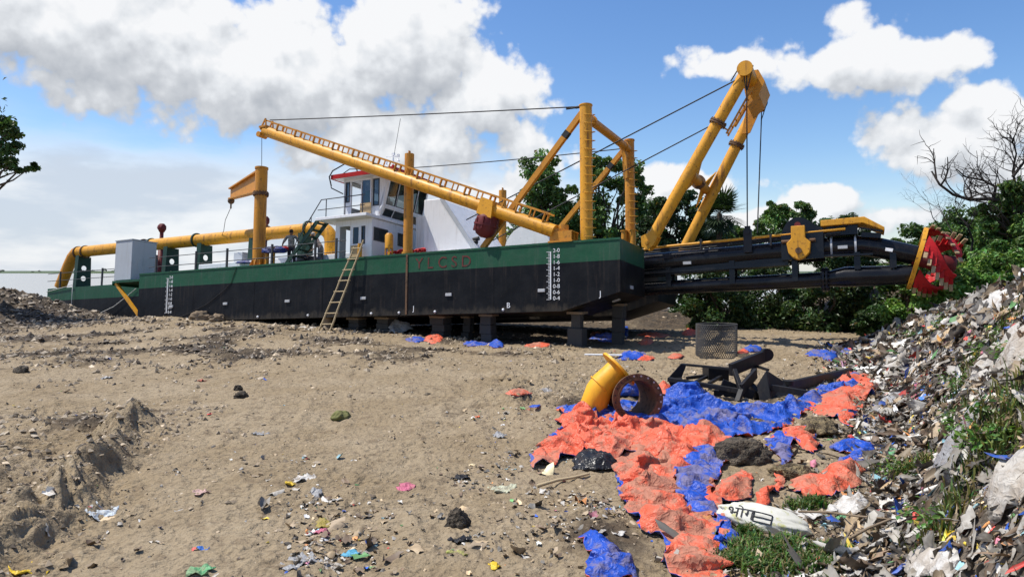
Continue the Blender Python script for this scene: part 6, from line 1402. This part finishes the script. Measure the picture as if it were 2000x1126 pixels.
# printed sack
q0, q1 = gp(1425, 1008), gp(1555, 1050); sk = paint('white_woven_sack', (.56, .55, .48), .7, (.36, .36, .10), .8, False, thr=.55)
o = blob('printed_sack', gp(1488, 1030) + Vector((0, 0, .02)), .33, (1.35, .62, .42), sk, 'white woven sack with black and green print lying in the grass', 'sack', 80, None, .22, 5, math.radians(-38))
bpy.context.view_layer.update()
from mathutils.bvhtree import BVHTree
tr_ = BVHTree.FromPolygons([p.co for p in o.data.vertices], [list(p.vertices) for p in o.data.polygons])
PN = Vector((-.15, -.80, .58)).normalized(); PU = Vector((.98, -.05, 0)).normalized(); PU = (PU - PN * PU.dot(PN)).normalized(); PV = PN.cross(PU)
def onsack(u, v):
    q = PU * u + PV * v; h_ = tr_.ray_cast(q + PN * 2, -PN); return (h_[0] if h_[0] else q) + PN * .009
def turned(u, v, c, a): return (c[0] + u * math.cos(a) - v * math.sin(a), c[1] + u * math.sin(a) + v * math.cos(a))
t_o = text('print_lettering', 'भोग', .17, Matrix.Identity(4), M['wire'], o, .0)
bm = bmesh.new(); bm.from_mesh(t_o.data); bmesh.ops.subdivide_edges(bm, edges=bm.edges, cuts=2)
for vv in bm.verts: vv.co = onsack(*turned(vv.co.x, vv.co.y, (-.22, .05), -.40))
bm.to_mesh(t_o.data); bm.free()
a = MB(); crn = [turned(u, v, (-.03, -.035), -.40) for u, v in ((-.085, -.05), (.085, -.05), (.085, .05), (-.085, .05), (-.085, .0), (.085, .0))]
for i_, j_ in ((0, 1), (1, 2), (2, 3), (3, 0), (4, 5)): a.tube([onsack(*[crn[i_][k] + (crn[j_][k] - crn[i_][k]) * t / 6 for k in (0, 1)]) for t in range(7)], .006, 4)
a.build('print_box', M['wire'], o)


# ------------------------------------------------------------------ litter, loose soil and grass that nobody could count
def normals(x, y, e=.06):
    n = np.stack([-(terrain(x + e, y, False) - terrain(x - e, y, False)) / (2 * e), -(terrain(x, y + e, False) - terrain(x, y - e, False)) / (2 * e), np.ones_like(x)], 1)
    return n / np.linalg.norm(n, axis=1)[:, None]


def fragments(name, x, y, size, aspect, tint, seed, tilt=.5, lift=.02, down=None, g=4, crump=.24):
    """crumpled curled scraps, g x g points each"""
    rng = np.random.default_rng(seed); n = len(x); nr = normals(x, y); z = terrain(x, y)
    nn = nr + rng.normal(size=(n, 3)) * tilt; nn /= np.linalg.norm(nn, axis=1)[:, None]
    t = rng.normal(size=(n, 3))
    if down is not None:
        g_ = nr.copy(); g_[:, 2] = -(nr[:, 0] ** 2 + nr[:, 1] ** 2); t = np.where(down[:, None], g_ * 3 + rng.normal(size=(n, 3)) * .7, t)
    t -= nn * (t * nn).sum(1)[:, None]; t /= np.linalg.norm(t, axis=1)[:, None] + 1e-9; b = np.cross(nn, t)
    L = np.linspace(-1, 1, g); u, v = np.meshgrid(L, L); u = u.ravel(); v = v.ravel(); k = g * g; st = 2 / (g - 1)
    sh_ = 1 - .30 * (np.abs(u) + np.abs(v) > 1.6)[None] - .12 * rng.random((n, k)) * (np.maximum(np.abs(u), np.abs(v)) > .9)[None]
    su = (size * aspect)[:, None] * .5; sv = size[:, None] * .5
    U = (u[None] + rng.normal(size=(n, k)) * .20 * st) * su * sh_ * (1 - .3 * rng.random((n, 1)) * (v[None] > 0)); V = (v[None] + rng.normal(size=(n, k)) * .20 * st) * sv * sh_
    q = rng.normal(size=(n, 3, 1)); H = size[:, None] * (crump * rng.normal(size=(n, k)) * .5 + .16 * q[:, 0] * u[None] ** 2 + .16 * q[:, 1] * v[None] ** 2 + .14 * np.abs(np.sin(u[None] * 2.5 * q[:, 2] + v[None] * 3 * q[:, 0])))
    P = np.stack([x, y, z + lift + size * .10], 1)[:, None] + U[..., None] * t[:, None] + V[..., None] * b[:, None] + H[..., None] * nn[:, None]
    f0 = np.array([[r * g + c, r * g + c + 1, (r + 1) * g + c + 1, (r + 1) * g + c] for r in range(g - 1) for c in range(g - 1)]); F_ = (np.arange(n)[:, None, None] * k + f0[None]).reshape(-1, 4)
    return np_mesh(name, P.reshape(-1, 3), F_, M['litter'], None, np.repeat(tint, len(f0), 0), smooth=True)


def palette(rng, n, pal, w):
    k = rng.choice(len(pal), n, p=np.array(w) / sum(w)); c = np.array(pal)[k] * np.exp(rng.normal(size=(n, 1)) * .36); return np.clip(c, .004, .85)


PAL = [(.60, .57, .51), (.42, .395, .35), (.26, .24, .205), (.085, .074, .06), (.30, .23, .15), (.16, .11, .07), (.40, .30, .18), (.03, .10, .42), (.45, .05, .04), (.12, .28, .10), (.60, .45, .06), (.55, .20, .26), (.25, .45, .50), (.70, .30, .10)]
PW = [6, 11, 18, 17, 7, 18, 5, 2.2, 1.5, 1.6, 1.5, .9, 1.6, .8]
rng = np.random.default_rng(77)
N1 = 52000; yy = 3.5 + 20.5 * rng.random(N1) ** 1.35; ss_ = -.9 + 5.6 * rng.random(N1) ** .85; xx = np.interp(yy, HY, HX) + ss_ / .9 + rng.normal(size=N1) * .25
ok = rng.random(N1) < sstep(-1.1, .5, ss_ + rng.normal(size=N1) * .3) + .05; xx, yy, ss_ = xx[ok], yy[ok], ss_[ok]; n = len(xx)
sz = np.exp(rng.normal(size=n) * .55) * .027 * (1 + .085 * yy); dn = rng.random(n) < .62; asp = np.where(dn, 2.0 + 5.0 * rng.random(n), .8 + rng.random(n)); sz = np.where(dn, sz * .58, sz)
tag(fragments('heap_litter', xx, yy, np.clip(sz, .012, .05 + .014 * yy), asp, palette(rng, n, PAL, PW), 1, .55, .02, dn), kind='stuff')
NB = 1500; yb = 4 + 19 * rng.random(NB) ** 1.2; sb = .0 + 4.8 * rng.random(NB); xb = np.interp(yb, HY, HX) + sb / .9
tag(fragments('heap_bags', xb, yb, (.07 + .17 * rng.random(NB)) * (.42 + .062 * yb), 1 + 2.2 * rng.random(NB) ** 2, palette(rng, NB, PAL[:7], [8, 12, 16, 11, 4, 9, 4]), 3, .45, .05, rng.random(NB) < .6, 7, .16), kind='stuff')
N2 = 5200; u = rng.random((N2, 2)); yy = 4.8 + 24 * u[:, 0] ** 1.6; xx = (u[:, 1] - .5) * 2 * .80 * yy; s_ = heap_s(xx, yy); ok = (s_ < .2) & (rng.random(N2) < .22 + .78 * sstep(-4.5, -.5, s_)); xx, yy = xx[ok], yy[ok]
for px, py, r_, k in ((640, 1060, .28, 160), (600, 985, .22, 70), (930, 940, .35, 90), (720, 1010, .4, 90), (1110, 985, .30, 150), (1060, 1040, .35, 140), (1190, 1000, .2, 90), (560, 905, .5, 60), (980, 820, .5, 90), (1010, 890, .4, 80), (200, 1010, .2, 40), (680, 1100, .25, 110)):
    q = gp(px, py); xx = np.concatenate([xx, q.x + rng.normal(size=k) * r_]); yy = np.concatenate([yy, q.y + rng.normal(size=k) * r_])
n = len(xx)
tag(fragments('ground_litter', xx, yy, np.exp(rng.normal(size=n) * .55) * .030, .8 + 1.6 * rng.random(n), palette(rng, n, PAL, [5, 6, 6, 5, 12, 8, 8, .8, .7, .6, .7, .4, .6, .4]), 2, .3, .004), kind='stuff')
# loose clods of soil
N3 = 60000; yy = 4.6 + 31 * rng.random(N3) ** 1.25; xx = (rng.random(N3) - .5) * 2 * .82 * yy
band = sstep(17.2, 20, yy - .06 * xx) * sstep(28, 24, yy + .25 * xx) * sstep(3.5, -2, xx) * np.clip(.4 + 1.0 * fbm(xx * .35, yy * .5, 3, 31), 0, 1)
rut = segdist(xx, yy, [(-6.2, 11.2), (-5.62, 9.9), (-5.0, 7.6), (-4.55, 6.1), (-4.3, 5.2)])
mnd = np.exp(-((xx + 23) / 5.) ** 2 - ((yy - 32.5) / 3.) ** 2)
dens = .03 + .8 * band + .9 * np.exp(-(rut / .45) ** 2) + .5 * (xx < -5.2) * (yy < 13) + mnd + .75 * sstep(-.5, 1, xx) * sstep(10.5, 12.5, yy) * sstep(22, 16, yy) + .3 * np.clip(fbm(xx * .6, yy * .6, 3, 97), 0, 1)
ok = (rng.random(N3) < dens) & (heap_s(xx, yy) < .3); xx, yy, mnd, band = xx[ok], yy[ok], mnd[ok], band[ok]; n = len(xx); r = np.clip(np.exp(rng.normal(size=n) * .6) * (.006 + .010 * np.clip(band + mnd + .6 * (xx < -5), 0, 1)) * (1 + .09 * yy), .004, .012 + .0035 * yy)
oc = np.array([[1, 0, 0], [0, 1, 0], [-1, 0, 0], [0, -1, 0], [0, 0, 1], [0, 0, -1.]]); P = np.stack([xx, yy, terrain(xx, yy) + r * .15], 1)[:, None] + oc[None] * r[:, None, None] * np.array([1.1, 1.1, .75]) * (1 + .22 * rng.normal(size=(n, 6, 1))) + rng.normal(size=(n, 6, 3)) * r[:, None, None] * .22
tf = np.array([[0, 1, 4], [1, 2, 4], [2, 3, 4], [3, 0, 4], [1, 0, 5], [2, 1, 5], [3, 2, 5], [0, 3, 5]]); ct = np.where((rng.random(n) < .45 * np.clip(mnd * 1.6 + band, .15, 1.4))[:, None], np.array([[.080, .056, .034]]), np.array([[.30, .235, .155]])) * np.exp(rng.normal(size=(n, 1)) * .3)
tag(np_mesh('soil_clods', P.reshape(-1, 3), (np.arange(n)[:, None, None] * 6 + tf[None]).reshape(-1, 3), M['litter'], None, np.repeat(ct, 8, 0)), kind='stuff')


def grass(name, spots, n, hgt, seed, tint=(.07, .13, .025)):
    rng = np.random.default_rng(seed); k = rng.integers(0, len(spots), n); S_ = np.array(spots)[k]; x = S_[:, 0] + rng.normal(size=n) * S_[:, 2]; y = S_[:, 1] + rng.normal(size=n) * S_[:, 2]; z = terrain(x, y) - .01
    a = rng.random(n) * 6.283; h_ = hgt * (.4 + .9 * rng.random(n)); w = .006 + .006 * rng.random(n); ln = .2 + .6 * rng.random(n); d = np.stack([np.cos(a), np.sin(a), 0 * a], 1); s2 = np.stack([-np.sin(a), np.cos(a), 0 * a], 1) * w[:, None]; B0_ = np.stack([x, y, z], 1)
    m = B0_ + d * (h_ * ln * .35)[:, None] + np.array([0, 0, 1]) * (h_ * .62)[:, None]; tp = B0_ + d * (h_ * ln)[:, None] + np.array([0, 0, 1]) * (h_ * (.95 - .3 * ln))[:, None]
    P = np.stack([B0_ - s2, B0_ + s2, m + s2 * .8, tp, m - s2 * .8], 1).reshape(-1, 3); F_ = np.concatenate([np.arange(n)[:, None] * 5 + np.array([[0, 1, 2, 4]]), np.arange(n)[:, None] * 5 + np.array([[4, 2, 3, 3]])], 0)
    c = np.array(tint)[None] * np.exp(rng.normal(size=(n, 1)) * .35) * np.stack([1 + .25 * rng.normal(size=n), np.ones(n), np.ones(n)], 1); c = np.where((rng.random(n) < .2)[:, None], np.array([[.20, .16, .07]]), c)
    q = np.arange(n) * 5; quad = np.stack([q, q + 1, q + 2, q + 4], 1); tri = np.stack([q + 4, q + 2, q + 3], 1); vs = np.concatenate([P]); tri4 = np.stack([q + 4, q + 2, q + 3, q + 3], 1)
    return np_mesh(name, vs, np.concatenate([np.stack([q, q + 1, q + 2], 1), np.stack([q, q + 2, q + 4], 1), tri], 0), M['grass'], None, np.clip(np.concatenate([c, c, c]), .005, .5))


sp = [(*gp(x, y).xy, r) for x, y, r in [(1450, 1075, .10), (1470, 1095, .13), (1510, 1085, .14), (1545, 1075, .10), (1500, 1115, .16), (1580, 1110, .13), (1440, 1110, .10), (1620, 1085, .08), (1560, 1000, .06), (1590, 990, .06), (1460, 1050, .05)]]
tag(grass('grass', sp, 5200, .12, 5), kind='stuff')
sp = [(*gp(x, y).xy, r) for x, y, r in [(1765, 930, .12), (1790, 925, .1), (1955, 830, .16), (1945, 880, .15), (1975, 860, .15), (1840, 1030, .10), (1920, 700, .2), (1880, 760, .12), (1870, 830, .1), (1760, 650, .3), (1800, 660, .3), (1730, 660, .25), (1845, 640, .3), (1960, 660, .2), (1985, 700, .2), (1700, 650, .25)]]
rw = np.random.default_rng(9); cs2 = [(x, y, zt(x, y) + .05) for x, y, r in sp for _ in range(3)]
tag(leaves('weeds', [(c[0] + rw.normal() * .1, c[1] + rw.normal() * .1, c[2]) for c in cs2], .18, 1900, .055, (.10, .19, .04), rw, None, 1.2), kind='stuff')
tag(grass('dry_grass', sp, 3000, .22, 6, (.12, .15, .04)), kind='stuff')
